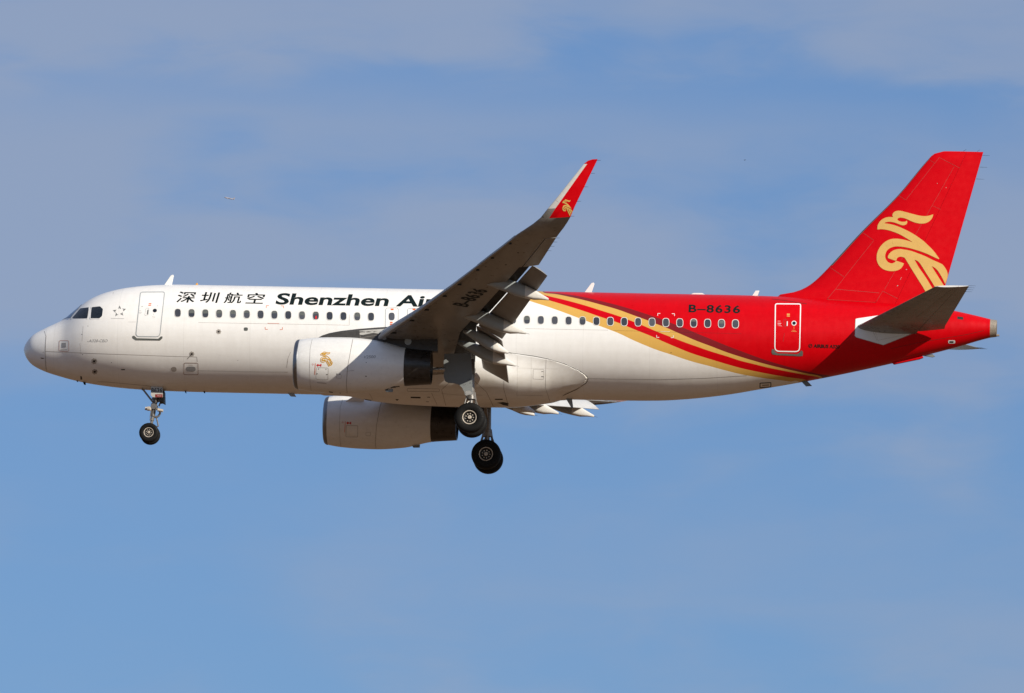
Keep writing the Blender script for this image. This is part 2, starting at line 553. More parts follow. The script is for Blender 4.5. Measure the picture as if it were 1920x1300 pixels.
B5 = [(1023, 548.2), (1041.5, 549.6), (1066, 552.6), (1090.8, 556.7), (1127.7, 565), (1160, 573.1), (1190.8, 582.2), (1215.4, 590.2), (1240, 598.6), (1258.5, 605.8), (1278, 613.4),
      (1307.7, 625.8), (1332.3, 635.9), (1364.6, 649.2), (1389.2, 658.5), (1413.8, 667.7), (1438.5, 676.3), (1463, 683.7), (1487.7, 690.5), (1512, 696.4), (1540, 702.2), (1556, 705.2)]
BX0, BX1, BZ0, BZ1 = 17.0, 32.0, -2.6, 2.6


def livery():
    m, g, b = mat_new('airline_livery_paint')
    oc = g.n('ShaderNodeTexCoord').outputs['Object']
    sp = g.n('ShaderNodeSeparateXYZ'); g.l(oc, sp.inputs[0])
    X, Y, Z = sp.outputs
    xn = g.mapr(X, BX0, BX1)
    n1 = g.noise(g.mapping(oc, scale=(.12, 1, 1.3)), 1.3, 5, .6)
    n2 = g.noise(g.mapping(oc, scale=(1, 1, .5)), 5.0, 5, .62)
    n3 = g.noise(g.mapping(oc, scale=(2.2, 1, .25)), 2.2, 4, .6)     # rain streaks that run down
    d = g.m('ADD', g.m('MULTIPLY', n1, .5), g.m('ADD', g.m('MULTIPLY', n2, .25), g.m('MULTIPLY', n3, .25)))
    wear = g.mapr(d, .38, .66)
    white = g.mix(wear, (.74, .72, .69), (.83, .815, .79))
    red = g.mix(wear, tuple(c * .84 for c in RED), RED)
    col = red
    for pts, c in ((B5, MAROON), (B4, GOLD), (B3, (.54, .0, .005)), (B2, GOLD), (B1, None)):
        P = []
        for u, v in pts:
            c3 = cast(u, v, TF, 0)
            if c3 is not None: P.append((c3.x, c3.z))
        P.sort()
        keep = [P[0]]
        for p in P[1:]:
            if p[0] > keep[-1][0] + .05: keep.append(p)
        P = keep
        fc = g.n('ShaderNodeFloatCurve'); cv = fc.mapping.curves[0]
        lead = (P[0][0] - .35, 2.45)
        pts2 = [(BX0, 2.5), lead] + P + [(P[-1][0] + .5, P[-1][1] - .12), (BX1, P[-1][1] - .5)]
        pn = [((x - BX0) / (BX1 - BX0), (z - BZ0) / (BZ1 - BZ0)) for x, z in pts2]
        while len(cv.points) < len(pn): cv.points.new(.5, .5)
        for k, (a, z) in enumerate(pn):
            cv.points[k].location = (a, min(max(z, 0), 1)); cv.points[k].handle_type = 'AUTO_CLAMPED'
        fc.mapping.update()
        g.l(xn, fc.inputs['Value'])
        zc = g.mapr(fc.outputs[0], 0, 1, BZ0, BZ1)
        mask = g.mapr(g.m('SUBTRACT', zc, Z), -.004, .004)
        if c is None: cc = white
        else: cc = g.mix(wear, tuple(k * .93 for k in c), c)
        col = g.mix(mask, col, cc)
    # faint skin laps round the barrel
    lap = g.m('ABSOLUTE', g.m('SUBTRACT', g.m('FRACT', g.m('MULTIPLY', X, .39)), .5))
    lap = g.mapr(lap, .0, .006, .90, 1.0)
    lc = g.n('ShaderNodeCombineColor'); [g.l(lap, lc.inputs[i]) for i in range(3)]
    col = g.mix(1.0, col, lc.outputs[0], 'MULTIPLY')
    isw = g.mapr(mask, 0, 1, .16, .38)
    g.l(isw, b.inputs['Specular IOR Level'])
    g.l(col, b.inputs['Base Color'])
    g.l(g.mapr(n2, .3, .7, .27, .40), b.inputs['Roughness'])
    g.l(g.mapr(mask, 0, 1, 0, .18), b.inputs['Coat Weight']); b.inputs['Coat Roughness'].default_value = .15
    bp = g.n('ShaderNodeBump'); bp.inputs['Strength'].default_value = .25; bp.inputs['Distance'].default_value = .012
    g.l(g.noise(g.mapping(oc, scale=(1.9, 1, 1.9)), 1.0, 1, .4), bp.inputs['Height']); g.l(bp.outputs[0], b.inputs['Normal'])
    return m


M['livery'] = livery()

# joints and small plates that stay in the fuselage's own skin (material 1 dark, 2 light, 3 grey, 4 orange)
add_marks(fus, TF, lines=[
    ([(1097, 709.6), (1150, 711), (1240, 711.8), (1320, 709.5), (1400, 704.5)], .6),
    ([(371, 695), (470, 697), (540, 698)], .45), ([(545, 660), (540, 672), (537.5, 690)], .5),
    ([(372, 605), (450, 606.5), (600, 609), (655, 610), (655, 590)], .35),
    ([(985, 616.4), (1050, 617.8), (1140, 619.4)], .4),
    ([(150, 644), (152, 664)], .3), ([(156, 612), (154, 640)], .3),
    ([(213, 545.6), (212, 552)], .35), ([(241, 604), (255, 604)], .3),
    ([(181, 720), (183, 716), (200, 716.5), (260, 722), (283, 724.5)], .5),
], mi=1)
add_marks(fus, TF, lines=[([(85.5, 659), (164, 662.5), (330, 668.6), (369, 669.6), (370, 679)], .7)], mi=4)
add_marks(fus, TF, lines=[([(1447, 561), (1470, 563.5), (1513, 570.3)], .7), ([(1150, 619.8), (1260, 623), (1390, 626)], .2),
                          ([(1670, 654), (1720, 643), (1815, 627), (1845, 620)], .45)], mi=2)
add_marks(fus, TF, polys=[oval(165, 640.5, 1.2, 1.2), oval(153.5, 627.2, 1.3, 1.3), oval(155, 665, 1.4, 1.2),
                          oval(165, 611.7, 1.2, 1.2), [(226.5, 692.6), (235, 692.2), (234, 694), (228, 694.3)],
                          oval(209, 680, 1.4, 1.2), [(150.5, 705.5), (153.5, 706), (154, 712), (151, 712)],
                          oval(446, 676, 1, 1), [(1257.5, 661), (1259.8, 661.4), (1259, 662.2), (1257, 662)],
                          [(1795, 593.5), (1806, 595), (1806, 600), (1795, 598.5)]], mi=2)
add_marks(fus, TF, polys=[rrect([(1778, 638.2), (1791, 638.2), (1791, 644.3), (1778, 644.3)], 2.4)], mi=3, off=.004)
add_marks(fus, TF, polys=[rrect([(1780, 639.8), (1788, 639.8), (1788, 642.8), (1780, 642.8)], 1.2)], mi=2, off=.008)
FUS = part('fuselage', fus, [M['livery'], M['seam'], M['dark'], M['plate'], M['seam_light']], AIR, sharp=40)
add_marks(rad, TF, polys=[[(75.5, 671), (83, 671.6), (82.5, 672.6), (78, 672.8)], oval(81.5, 660.5, 1.2, 1.2)], mi=1)
RADO = part('radome', rad, [M['white'], M['dark']], AIR, sharp=40)
bm = bmesh.new()
line2(bm, [(82.6, 617.4), (83.6, 622), (86.6, 630.5), (85.4, 645), (85.3, 665), (86, 685), (87.4, 697.5)], .8)
lay(bm, TF, .006)
part('radome_joint', bm, M['seam'], RADO, sharp=0)

# tail cone exhaust
bm = bmesh.new()
zc, h, w = sec(XA)
r0 = fus_ring(XA, 48); r1 = [Vector((XE, v.y * .93, zc + (v.z - zc) * .90 - .0)) for v in r0]
r2 = [Vector((XE - .01, v.y * .80, zc + (v.z - zc) * .80)) for v in r1]; r3 = [Vector((XE - .25, v.y, v.z)) for v in r2]
quad_loft(bm, [r0, r1, r2, r3], cap=True, mi=lambda i, j: 0 if i < 2 else 1)
fixn(bm)
p0 = at(1867, 629, 0); tube(bm, p0, p0 + Vector((.14, 0, 0)), .05, .04, 10, 0)
part('exhaust_cone', bm, [paint('heated_metal', (.40, .34, .27), .4, metal=.35, var=.15, scale=4), M['dark']], AIR)

# ---- lettering
lettering('lettering', 'Shenzhen Airlines', (516.0, 570.4), (399.5, 6.4), (5.4, -19.8), TF, M['text'], FUS, bold=.026, ybox=(0, .69))
for ch, (x0, x1, y1, y0) in (('深', (329.6, 369.5, 567.4, 547.0)), ('圳', (374.0, 413.0, 567.8, 548.0)),
                             ('航', (419.0, 457.0, 568.6, 548.8)), ('空', (460.0, 498.5, 569.4, 549.4))):
    bm = text2(ch, 0)
    for dx, dy in ((.022, .0), (.022, .016), (0, .016)):
        b3 = text2(ch, 0); mp_ = {v: bm.verts.new(v.co + Vector((dx, dy, .0006 * (dx * 100 + dy * 40)))) for v in b3.verts}
        for f in b3.faces: bm.faces.new([mp_[v] for v in f.verts])
        b3.free()
    xs = [v.co.x for v in bm.verts]; ys = [v.co.y for v in bm.verts]
    a, b_, c, d_ = min(xs), max(xs), min(ys), max(ys)
    sh = 6.0
    for v in bm.verts:
        s = (v.co.x - a) / (b_ - a); t = (v.co.y - c) / (d_ - c)
        v.co = (x0 + s * (x1 - x0 - sh) + t * sh, y1 + (y0 - y1) * t + .6 * s, 0)
    gridcut(bm, 4.0); lay(bm, TF, .006)
    part('lettering', bm, M['text'], FUS, sharp=0)
lettering('registration', 'B–8636', (1291.0, 585.4), (96.5, 1.9), (.8, -13.6), TF, M['text'], FUS, bold=.024, space=1.14)
lettering('lettering', 'AIRBUS A320', (1525.4, 652.0), (48.5, 1.5), (.4, -6.2), TF, M['black'], FUS, bold=.034)
lettering('lettering', 'A320-CEO', (166.8, 641.6), (34.5, .1), (1.2, -5.0), TF, M['grey_mark'], FUS, bold=-.005)
marking('emblem', M['black'], FUS, TF, polys=[oval(1518.2, 648.6, 2.0, 1.6, 2)], lines=[(oval(1519.4, 648.7, 6.4, 6.6, 2, 24), 1.2, True),
        ([(1517, 651), (1519, 648.5), (1522, 647)], 1.2)])
# five-triangle alliance star
stk = []
for cx, cy, k in ((224.2, 577.4, 90), (232.4, 580.8, 18), (228.6, 588.6, -54), (218.8, 590.0, -126), (215.6, 583.4, 162)):
    a = R(k); tip = Vector((cx, cy)) + Vector((math.cos(a), -math.sin(a))) * 4.2
    for sgn, mi in ((1, 0), (-1, 1)):
        b_ = Vector((cx, cy)) + Vector((math.cos(a + sgn * 2.2), -math.sin(a + sgn * 2.2))) * 3.6
        mid = Vector((cx, cy)) - Vector((math.cos(a), -math.sin(a))) * .9
        stk.append(([tuple(tip), tuple(b_), tuple(mid)], mi))
marking('alliance_emblem', [M['grey_mark'], M['sill']], FUS, TF, polys=stk, lines=[([(208, 597.2), (233, 597.8)], .5)])

# the bird emblem (used on the fin, a nacelle and the winglets)
BIRD1 = [(1155, 160), (1100, 178), (1050, 185), (980, 180), (900, 162), (800, 135), (720, 115), (680, 112), (640, 122), (612, 145), (602, 175), (612, 200), (570, 197), (520, 203), (470, 225), (430, 260), (405, 305), (398, 340), (400, 368),
         (440, 362), (520, 370), (600, 392), (700, 432), (800, 490), (878, 540), (800, 515), (720, 497), (640, 490), (570, 500), (500, 535), (440, 595), (400, 670), (388, 740), (395, 800), (425, 860), (480, 905), (540, 925), (600, 930), (660, 922), (710, 898), (745, 855), (757, 825), (720, 812), (660, 792), (648, 795), (625, 815), (590, 825), (555, 815), (525, 790), (505, 745), (507, 700), (530, 650), (575, 615), (640, 597), (700, 597), (780, 607), (870, 628), (980, 662), (1080, 700), (1160, 738), (1228, 768),
         (1235, 760), (1200, 710), (1150, 645), (1090, 585), (1020, 520), (930, 455), (830, 395), (720, 342), (620, 305), (540, 288), (495, 283), (505, 272), (560, 262), (620, 270), (680, 290), (730, 308), (760, 308), (790, 295), (803, 270), (797, 245), (780, 258), (740, 262), (700, 255), (672, 238), (668, 225), (690, 208), (740, 208), (800, 227), (860, 255), (930, 278), (990, 286), (1050, 280), (1100, 255), (1140, 210)]
BIRD2 = [(538, 740), (552, 705), (585, 668), (630, 643), (690, 630), (760, 637), (850, 655), (950, 690), (1050, 730), (1150, 780), (1230, 815), (1290, 850), (1352, 972), (1316, 1105), (1275, 1020), (1220, 930), (1175, 885), (1132, 862), (1200, 970), (1290, 1112), (1300, 1130), (1195, 1190), (1165, 1125), (1060, 960), (985, 840), (945, 795), (900, 775), (960, 880), (1050, 1010), (1160, 1190), (1060, 1250), (1040, 1190), (960, 1060), (860, 900), (770, 755), (745, 740), (700, 735), (665, 755), (655, 785), (640, 788), (545, 755)]
ZF = lambda P: [(1590 + x / 7.224, 380 + y / 7.224) for x, y in P]


def smooth2(P, n=3):
    out = []
    m = len(P)
    for i in range(m):
        p0, p1, p2, p3 = (Vector(P[(i + k) % m]) for k in (-1, 0, 1, 2))
        sharp1 = (p1 - p0).angle(p2 - p1, 0) > .75; sharp2 = (p2 - p1).angle(p3 - p2, 0) > .75
        t1 = (p2 - p1) if sharp1 else (p2 - p0) / 2; t2 = (p2 - p1) if sharp2 else (p3 - p1) / 2
        L = (p2 - p1).length
        t1 = t1.normalized() * L if t1.length > 1e-6 else t1; t2 = t2.normalized() * L if t2.length > 1e-6 else t2
        for k in range(n):
            t = k / n
            out.append(tuple((2*t**3 - 3*t*t + 1) * p1 + (t**3 - 2*t*t + t) * t1 + (-2*t**3 + 3*t*t) * p2 + (t**3 - t*t) * t2))
    return out


def bird(center, sx, sy, shear=0.0):
    """bird outlines scaled about its own middle to a pixel spot"""
    o = []
    for P in (BIRD1, BIRD2):
        o.append([(center[0] + (x - 880) / 984 * sx + shear * (y - 680) / 1140 * sy, center[1] + (y - 680) / 1140 * sy) for x, y in smooth2(P, 2)])
    return o


# ---- cabin windows
WF = [333.3 + 25.89 * i for i in range(15)]
WR = [988.0 - 26.02 * k for k in range(7, 0, -1)] + [988.0 + 26.06 * i for i in range(16)]
vline = lambda u: 587.0 + (u - 332) * (607.7 - 587.0) / (1379 - 332)


def cabin_window(u, v, w=11.2, h=14.8, parent=None, frame='frame', name='passenger_window', red=False):
    bm = bmesh.new()
    out, inn = oval(u, v, w + 1.9, h + 1.9, 2.9), oval(u, v, w - .2, h - .2, 2.9)
    a = [bm.verts.new((*p, 0)) for p in out]; b_ = [bm.verts.new((*p, 0)) for p in inn]
    for k in range(len(a)):
        bm.faces.new((a[k], a[(k+1) % len(a)], b_[(k+1) % len(a)], b_[k]))
    lay(bm, TF, .007)
    fr = part(name, bm, M[frame], parent or AIR, sharp=0)
    bm = bmesh.new(); poly2(bm, inn); gridcut(bm, 3.6); lay(bm, TF, .003)
    mats = [M['pane'], M['cockpit'], M['redmark'], M['sill']]
    add_marks(bm, TF, lines=[(inn, .9, True)], off=.0045, mi=1)                 # dark gasket, with the recess's edge shade in its colour
    k_ = random.random()
    if k_ < .28:                                                                # blind drawn part of the way down
        f_ = random.choice((.28, .4, .5))
        add_marks(bm, TF, polys=[[(u - 4.2, v - 5.6), (u - 2.6, v - 6.4), (u + 2.6, v - 6.4), (u + 4.2, v - 5.6), (u + 4.6, v - 6.4 + 13 * f_), (u - 4.6, v - 6.4 + 13 * f_)]], off=.0042, mi=3)
    if red: add_marks(bm, TF, polys=[[(u - 1.6, v + 6), (u - .6, v + .5), (u + 1.6, v + .2), (u + 2.2, v + 6)]], off=.005, mi=2)
    part('window_pane', bm, mats, fr, sharp=0)
    return fr


for i, u in enumerate(WF + WR): cabin_window(u, vline(u), red=(i == 10))

# ---- cockpit windows
CW = [[(135.0, 597.4), (150.8, 578.6), (166.8, 576.8), (164.0, 597.4)],
      [(170.0, 597.4), (172.0, 576.7), (187.6, 574.9), (193.2, 580.0), (191.6, 593.0), (186.6, 597.4)]]
for poly in CW:
    c = Vector((sum(p[0] for p in poly) / len(poly), sum(p[1] for p in poly) / len(poly)))
    big_ = [tuple(c + (Vector(p) - c) * 1.11) for p in poly]
    ra, rb = rrect(big_, 1.8), rrect(poly, 1.4)
    bm = bmesh.new()
    a = [bm.verts.new((*p, 0)) for p in ra]; b_ = [bm.verts.new((*p, 0)) for p in rb]
    for k in range(len(a)): bm.faces.new((a[k], a[(k+1) % len(a)], b_[(k+1) % len(a)], b_[k]))
    lay(bm, TF, .012)
    fr = part('cockpit_window', bm, M['white'], AIR, sharp=0)
    bm = bmesh.new(); poly2(bm, rb); gridcut(bm, 3); lay(bm, TF, .006)
    part('window_pane', bm, M['cockpit'], fr, sharp=0)
# windshield panes: defined on the upper skin from the front, mirrored about the keel line
sidel = [cast(u, v, TF, 0) for u, v in ((131.5, 597.9), (147.8, 578.6))]
for sgn in (-1, 1):
    bm = bmesh.new()
    lo0 = Vector((sidel[0].x, sidel[0].y, 0)); hi0 = Vector((sidel[1].x, sidel[1].y, 0))
    lo1 = Vector((at(114.5, 602, 0).x, -.03, 0)); hi1 = Vector((at(157, 571, 0).x, -.03, 0))
    nu = 14
    grid = []
    for i in range(nu + 1):
        row = []
        for j in range(nu + 1):
            s, t = i / nu, j / nu
            p = (lo0 * (1-s) + lo1 * s) * (1-t) + (hi0 * (1-s) + hi1 * s) * t
            zc, h, w = sec(p.x)
            yy = min(abs(p.y), w * .985)
            z = zc + h * math.sqrt(max(0, 1 - (yy / w)**2))
            nrm = Vector((-.5, -yy / w**2, (z - zc) / h**2)).normalized()
            pt = Vector((p.x, -yy, z)) + nrm * .014
            row.append(bm.verts.new((pt.x, pt.y * -sgn if sgn > 0 else pt.y, pt.z)))
        grid.append(row)
    for i in range(nu):
        for j in range(nu): bm.faces.new((grid[i][j], grid[i+1][j], grid[i+1][j+1], grid[i][j+1]))
    fixn(bm)
    part('windshield', bm, M['windshield'], AIR, sharp=0)

# ---- doors
def door(outline, radii, lw, lmat, sill, fill, window, handle, marks, wring=None):
    bm = bmesh.new()
    rr = rrect(outline, radii)
    poly2(bm, rr); gridcut(bm, 4); lay(bm, TF, .004)
    mats = [fill]
    for mt, polys, lines in marks:                       # stencils and small placards painted on the door skin
        add_marks(bm, TF, polys=polys, lines=lines, off=.007, mi=len(mats)); mats.append(mt)
    d = part('passenger_door', bm, mats, AIR, sharp=0)
    bm = bmesh.new(); line2(bm, rr, lw, True, step=1.5); lay(bm, TF, .009)
    part('door_edge', bm, lmat, d, sharp=0)
    bm = bmesh.new(); poly2(bm, sill); gridcut(bm, 4); lay(bm, TF, .013)
    part('scuff_plate', bm, M['sill'], d, sharp=0)
    if wring:
        bm = bmesh.new(); line2(bm, wring[0], wring[1], True, step=1.5); lay(bm, TF, .009); part('window_rim', bm, M['white_line'], d, sharp=0)
    marking('door_window', M['cockpit'], d, TF, polys=[window], off=.012, step=3)
    marking('door_handle', lmat if fill == M['red'] else M['sill'], d, TF, polys=[handle], off=.010, step=3)
    return d


door([(263.6, 548.2), (308.8, 547.8), (299.6, 631.6), (254.6, 631.2)], [4, 4, 7, 7], 1.5, M['door_line'],
     [(248.4, 630.6), (251.6, 629.6), (256.5, 634.4), (296.5, 635.4), (301.8, 631.0), (304.8, 631.2), (304.6, 634.6), (300.4, 638.6), (254.6, 638.0), (248.6, 634)],
     M['white'], oval(290.5, 582.7, 7.6, 6.8, 2), [(276.6, 581.4), (278.4, 581.4), (277.6, 589.8), (275.6, 589.8)],
     [(M['grey_mark'], [[(264.8, 575.4), (268.6, 574), (268.4, 575), (265.2, 576.2)], [(294, 573.6), (296.6, 573.2), (295.6, 574.6)]],
       [(rrect([(273.5, 578.5), (279.5, 578.0), (278, 590.5), (271.2, 592.5)], 2), .45, True), ([(261, 583.4), (264.6, 583)], .5), ([(260.4, 586.4), (266, 586)], .5), ([(261, 588.6), (264.6, 588.4)], .4)]),
      (M['orange'], [[(279, 569), (284, 568.9), (283.8, 570.4), (278.8, 570.5)], [(278.4, 571.9), (283.6, 571.8), (283.4, 573.5), (278.2, 573.6)]], []),
      (M['cone'], [], [([(285.6, 594), (291, 594)], .6), ([(286.6, 596), (290.6, 596)], .6), ([(288.4, 588), (288.2, 592)], .5)])])
door([(1453.9, 570.2), (1501.2, 570.6), (1499.2, 659.6), (1452.8, 658.8)], [3.5, 3.5, 8.5, 8.5], 1.9, M['white_line'],
     [(1447.6, 654.8), (1451.2, 655.2), (1453.6, 659.6), (1458.0, 662.6), (1495.0, 664.0), (1499.6, 661.0), (1502.2, 656.8), (1505.6, 659.8), (1505.0, 667.4), (1498, 668.0), (1456, 665.8), (1448.0, 664.4), (1446.6, 660)],
     M['red'], oval(1488.8, 606.4, 6.6, 6.4, 2), [(1475.3, 603), (1477, 603), (1476.8, 611.4), (1475.0, 611.4)],
     [(M['seam_dark'], [], [(rrect([(1469.6, 599.5), (1474.2, 598.6), (1474.4, 612.4), (1470, 613.4)], 1.5), .5, True), ([(1468.3, 641), (1470.8, 625)], .4)]),
      (M['gold'], [[(1475.4, 588.6), (1480.8, 588.7), (1480.8, 590.8), (1475.4, 590.7)], [(1475.4, 592.0), (1480.8, 592.1), (1480.8, 594), (1475.4, 593.9)]],
       [([(1483.6, 621.4), (1493.6, 622.2)], .6), ([(1485.6, 619.6), (1491.6, 620)], .5), ([(1488.7, 611.5), (1488.7, 617.6)], .5)]),
      (M['white_line'], [], [([(1458, 602.4), (1463, 602.6)], .4), ([(1458, 606.4), (1464.6, 606.7)], .7), ([(1458, 609.2), (1464, 609.6)], .4), ([(1460, 611.2), (1466, 611.6)], .3)])],
     wring=(oval(1488.8, 606.4, 8, 7.8, 2, 24), 1.3))
# over-wing exits
for du in (0.0, 41.0):
    out = rrect([(723.2 + du, 578.0 + du * .02), (747.0 + du, 577.6 + du * .02), (746.4 + du, 614 + du * .02), (722.4 + du, 614 + du * .02)], [4.5, 4.5, 2, 2])
    bm = bmesh.new(); poly2(bm, out); gridcut(bm, 4); lay(bm, TF, .004)
    add_marks(bm, TF, polys=[[(732.6 + du, 579.2), (738 + du, 579.2), (738 + du, 582), (732.6 + du, 582)],
              [(731.4 + du, 603.8), (736.2 + du, 603.8), (736.2 + du, 606.2), (731.4 + du, 606.2)], [(731.2 + du, 607.3), (736 + du, 607.3), (736 + du, 609.8), (731.2 + du, 609.8)]], off=.008, mi=1)
    ex = part('emergency_exit', bm, [M['white'], M['orange']], AIR, sharp=0)
    bm = bmesh.new(); line2(bm, out, .9, True, step=1.5); lay(bm, TF, .008); part('door_edge', bm, M['door_line'], ex, sharp=0)
    bm = bmesh.new(); poly2(bm, oval(734.4 + du, 593.8 + du * .02, 11.2, 14.4, 2.9)); gridcut(bm, 3.6); lay(bm, TF, .009)
    part('window_pane', bm, M['pane'], ex, sharp=0)

# corner marks round the cut-in areas
def corners(u0, v0, u1, v1, mat, skip=()):
    for i, (u, v, a, b_) in enumerate(((u0, v0, 1, 1), (u1, v0 + .4, -1, 1), (u0 - 2, v1, 1, -1), (u1 - 2, v1 + .5, -1, -1))):
        marking('cut_mark', mat, FUS, TF, lines=[([(u + a * 4.6, v), (u, v), (u - a * .3, v + b_ * 4.2)], 1.0)], off=.006)


corners(499.5, 573.5, 531.5, 617.8, M['orange'])
corners(1233.4, 588.2, 1264.5, 633.0, M['white_line'])
marking('stencil', M['orange'], FUS, TF, lines=[([(501.6, 606.4), (523.6, 607.0)], .5)])
marking('stencil', M['white_line'], FUS, TF, lines=[([(1238.5, 621.6), (1256, 622.2)], .5)])


def port(u, v, r, vane=None, star=True):
    pol = []
    n = 14
    for k in range(n):
        a = 2 * math.pi * k / n; rr = r * (1.0 if k % 2 == 0 else .78)
        pol.append((u + rr * math.cos(a), v + rr * math.sin(a)))
    o = marking('static_port', [M['seam_light'], M['dark']], FUS, TF, polys=[pol], off=.005)
    o2 = marking('probe_hole', M['dark'], FUS, TF, polys=[oval(u, v, r * .75, r * .7, 2)], lines=[([(u, v), vane], .8)] if vane else [], off=.008)


port(410, 622.2, 5.2); port(359.6, 664.0, 5.2, (351, 673.6)); port(176.6, 677.5, 6.0, (181, 675)); port(177.6, 697.2, 5.6, (182, 694.5))
marking('static_port', M['sill'], FUS, TF, polys=[oval(461, 617.4, 7.6, 6.6, 3)])
marking('static_port', M['seam_light'], FUS, TF, polys=[oval(326, 692.6, 10, 9, 2.4)])


def placard(quad, r, lmat, lw, inner, imat, extra=(), emat=None):
    bm = bmesh.new(); line2(bm, rrect(quad, r), lw, True, step=1.5); lay(bm, TF, .006)
    o = part('service_panel', bm, lmat, FUS, sharp=0)
    marking('panel_cover', imat, FUS, TF, polys=[inner], off=.006)
    if extra: marking('stencil', emat, FUS, TF, lines=extra, off=.006)


placard([(111.0, 639.0), (129.0, 639.0), (129.2, 659.2), (110.6, 659.2)], 3, paint('pink_edge', (.50, .25, .19), .5, var=.1), .8,
        [(115.8, 643.0), (123.8, 643.0), (123.8, 651.6), (115.6, 651.6)], M['grey_mark'], [([(113.6, 656.4), (126.0, 656.0)], 1.2)], M['seam_light'])
placard([(345.2, 680.8), (371.4, 681.0), (371.4, 702.8), (344.4, 702.4)], 2.5, paint('brown_edge', (.30, .17, .12), .5, var=.1), .8,
        oval(357.8, 692.2, 18, 9.4, 3.2), M['grey_mark'], [([(353.5, 684.6), (362, 684.8)], .6)], M['seam_light'])
placard([(1425.0, 718.6), (1445.4, 717.6), (1445.4, 725.8), (1425.0, 727.0)], .8, M['black'], 1.5,
        [(1429, 721.8), (1442, 720.9), (1442, 722.9), (1429, 723.8)], M['seam'])

# blade antennas on the roof and belly
def blade(pts, y=0.0, th=.05, mat='antenna', name='antenna'):
    bm = bmesh.new()
    P = [at(u, v, y) for u, v in pts]
    slab(bm, P, (0, th, 0)); fixn(bm)
    bmesh.ops.bevel(bm, geom=[e for e in bm.edges], offset=.008, segments=1, affect='EDGES')
    return part(name, bm, M[mat], FUS)


blade([(305.5, 538.5), (320.4, 516.8), (324.6, 515.4), (325.8, 517.4), (321.6, 537.5)])
blade([(1093, 552.5), (1109, 531.2), (1113.2, 530.2), (1114.6, 532.4), (1108.4, 551)])
blade([(1407.4, 559.5), (1416.6, 545.4), (1423.8, 545.2), (1419.6, 557.5)])
blade([(1294, 558), (1297.5, 552.4), (1302, 551.2), (1317, 551.4), (1321.5, 553.6), (1323, 558)], th=.35)
blade([(366, 536.5), (368.6, 531.6), (370.6, 531.2), (371.6, 536.5)], th=.12, mat='amber', name='beacon')
blade([(537.5, 735), (549.5, 735), (555.5, 744.4), (545, 743.6)], mat='fairing')
blade([(346, 733), (349.2, 733), (349.6, 738.2), (347.6, 737)], mat='black'); blade([(381, 733.5), (384.4, 733.5), (384.8, 737.6), (382.6, 737.4)], mat='black')
blade([(1502, 715), (1512, 713), (1522.6, 724.0), (1511.2, 724.8)], mat='sill')
blade([(155, 715.5), (160.5, 717), (161, 722), (157.6, 721.6)], mat='black')
blade([(142.5, 711), (146.5, 712), (146.6, 716.6), (144.2, 716.2)], mat='sill')
blade([(1060, 746), (1072.4, 746), (1075, 765.8), (1071.4, 765.4)], mat='door_grey', th=.06)
blade([(1672, 680), (1730, 668), (1731.5, 671), (1724, 674), (1676, 683.8)], th=.14, mat='red', name='tail_bumper')
blade([(1731, 667.6), (1748, 664), (1753.6, 668.6), (1748.4, 670.4)], mat='door_grey', name='drain_mast')

# ---- belly fairing: the fuselage skin swollen between its edges, diving into the skin outside them
UPE = [(700, 668), (760, 650), (860, 648), (925, 656), (960, 663.3), (1000, 668.6), (1024.6, 673.4), (1057, 682.6), (1085, 695.6), (1095, 702.6), (1100, 709.6)]
upe3 = [cast(u, v, TF, 0) for u, v in UPE]
LOE = [(1043, 746), (1057, 739.7), (1080.6, 729), (1094, 720.5), (1100, 710.0)]
loe3 = [cast(u, v, TF, 0) for u, v in LOE]
zu = lin([11.6, 12.6] + [p.x for p in upe3], [-2.1, -1.75] + [p.z for p in upe3])
XL0 = loe3[0].x; XTIP = upe3[-1].x
zl = pchip([XL0 - .9, XL0 - .2] + [p.x for p in loe3[1:]], [-3.6, -2.35] + [p.z for p in loe3[1:]])
tb = pchip([11.4, 12.2, 13.5, 14.7, 16.8, 18.2, 18.9, 19.75, 20.2, 20.6, 21.2, 21.8], [-.03, .03, .20, .31, .365, .36, .35, .262, .19, .125, .08, .05])
bel = bmesh.new()
rings = []
NB = 150
for i in range(261):
    x = 11.5 + (XTIP + .12 - 11.5) * (i / 260)**.85
    zc, h, w = sec(x)
    th0 = math.asin(max(-1, min(1, (zu(x) + .22 - zc) / h)))
    ring = []
    for j in range(NB + 1):
        s = j / NB
        a = math.pi - th0 + (math.pi + 2 * th0) * s           # from port edge, under the keel, to starboard edge
        y, z = math.cos(a) * w, zc + math.sin(a) * h
        f = (zu(x) - z) / .9
        f = min(f, (z - zl(x)) / .32)
        f = min(f, (XTIP - x) / .9, (x - 11.55) / .8)
        T = tb(x)
        d = (.035 + (T - .035) * sstep(0, 1, f)) if f > 0 else max(f * .8, -.12) + .035 * sstep(-.06, 0, f)
        side = abs(math.cos(a)); ph = math.asin(min(1, max(-1, -math.sin(a))))
        if f > 0: d += .17 * math.sin(2 * ph)**2 * sstep(0, 1, f) * min(1, T / .36) * (1 if ph > 0 else 0)
        d *= 1.0 if f <= 0 else (1 - .25 * side)
        ring.append(Vector((x, math.cos(a) * (w + d), zc + math.sin(a) * (h + d))))
    rings.append(ring)
quad_loft(bel, rings, closed=False, cap=False)
fixn(bel)
if sum(f.normal.z for f in bel.faces) > 0: bmesh.ops.reverse_faces(bel, faces=bel.faces)
T_BEL = bvh(bel)
TB = [T_BEL, T_FUS]
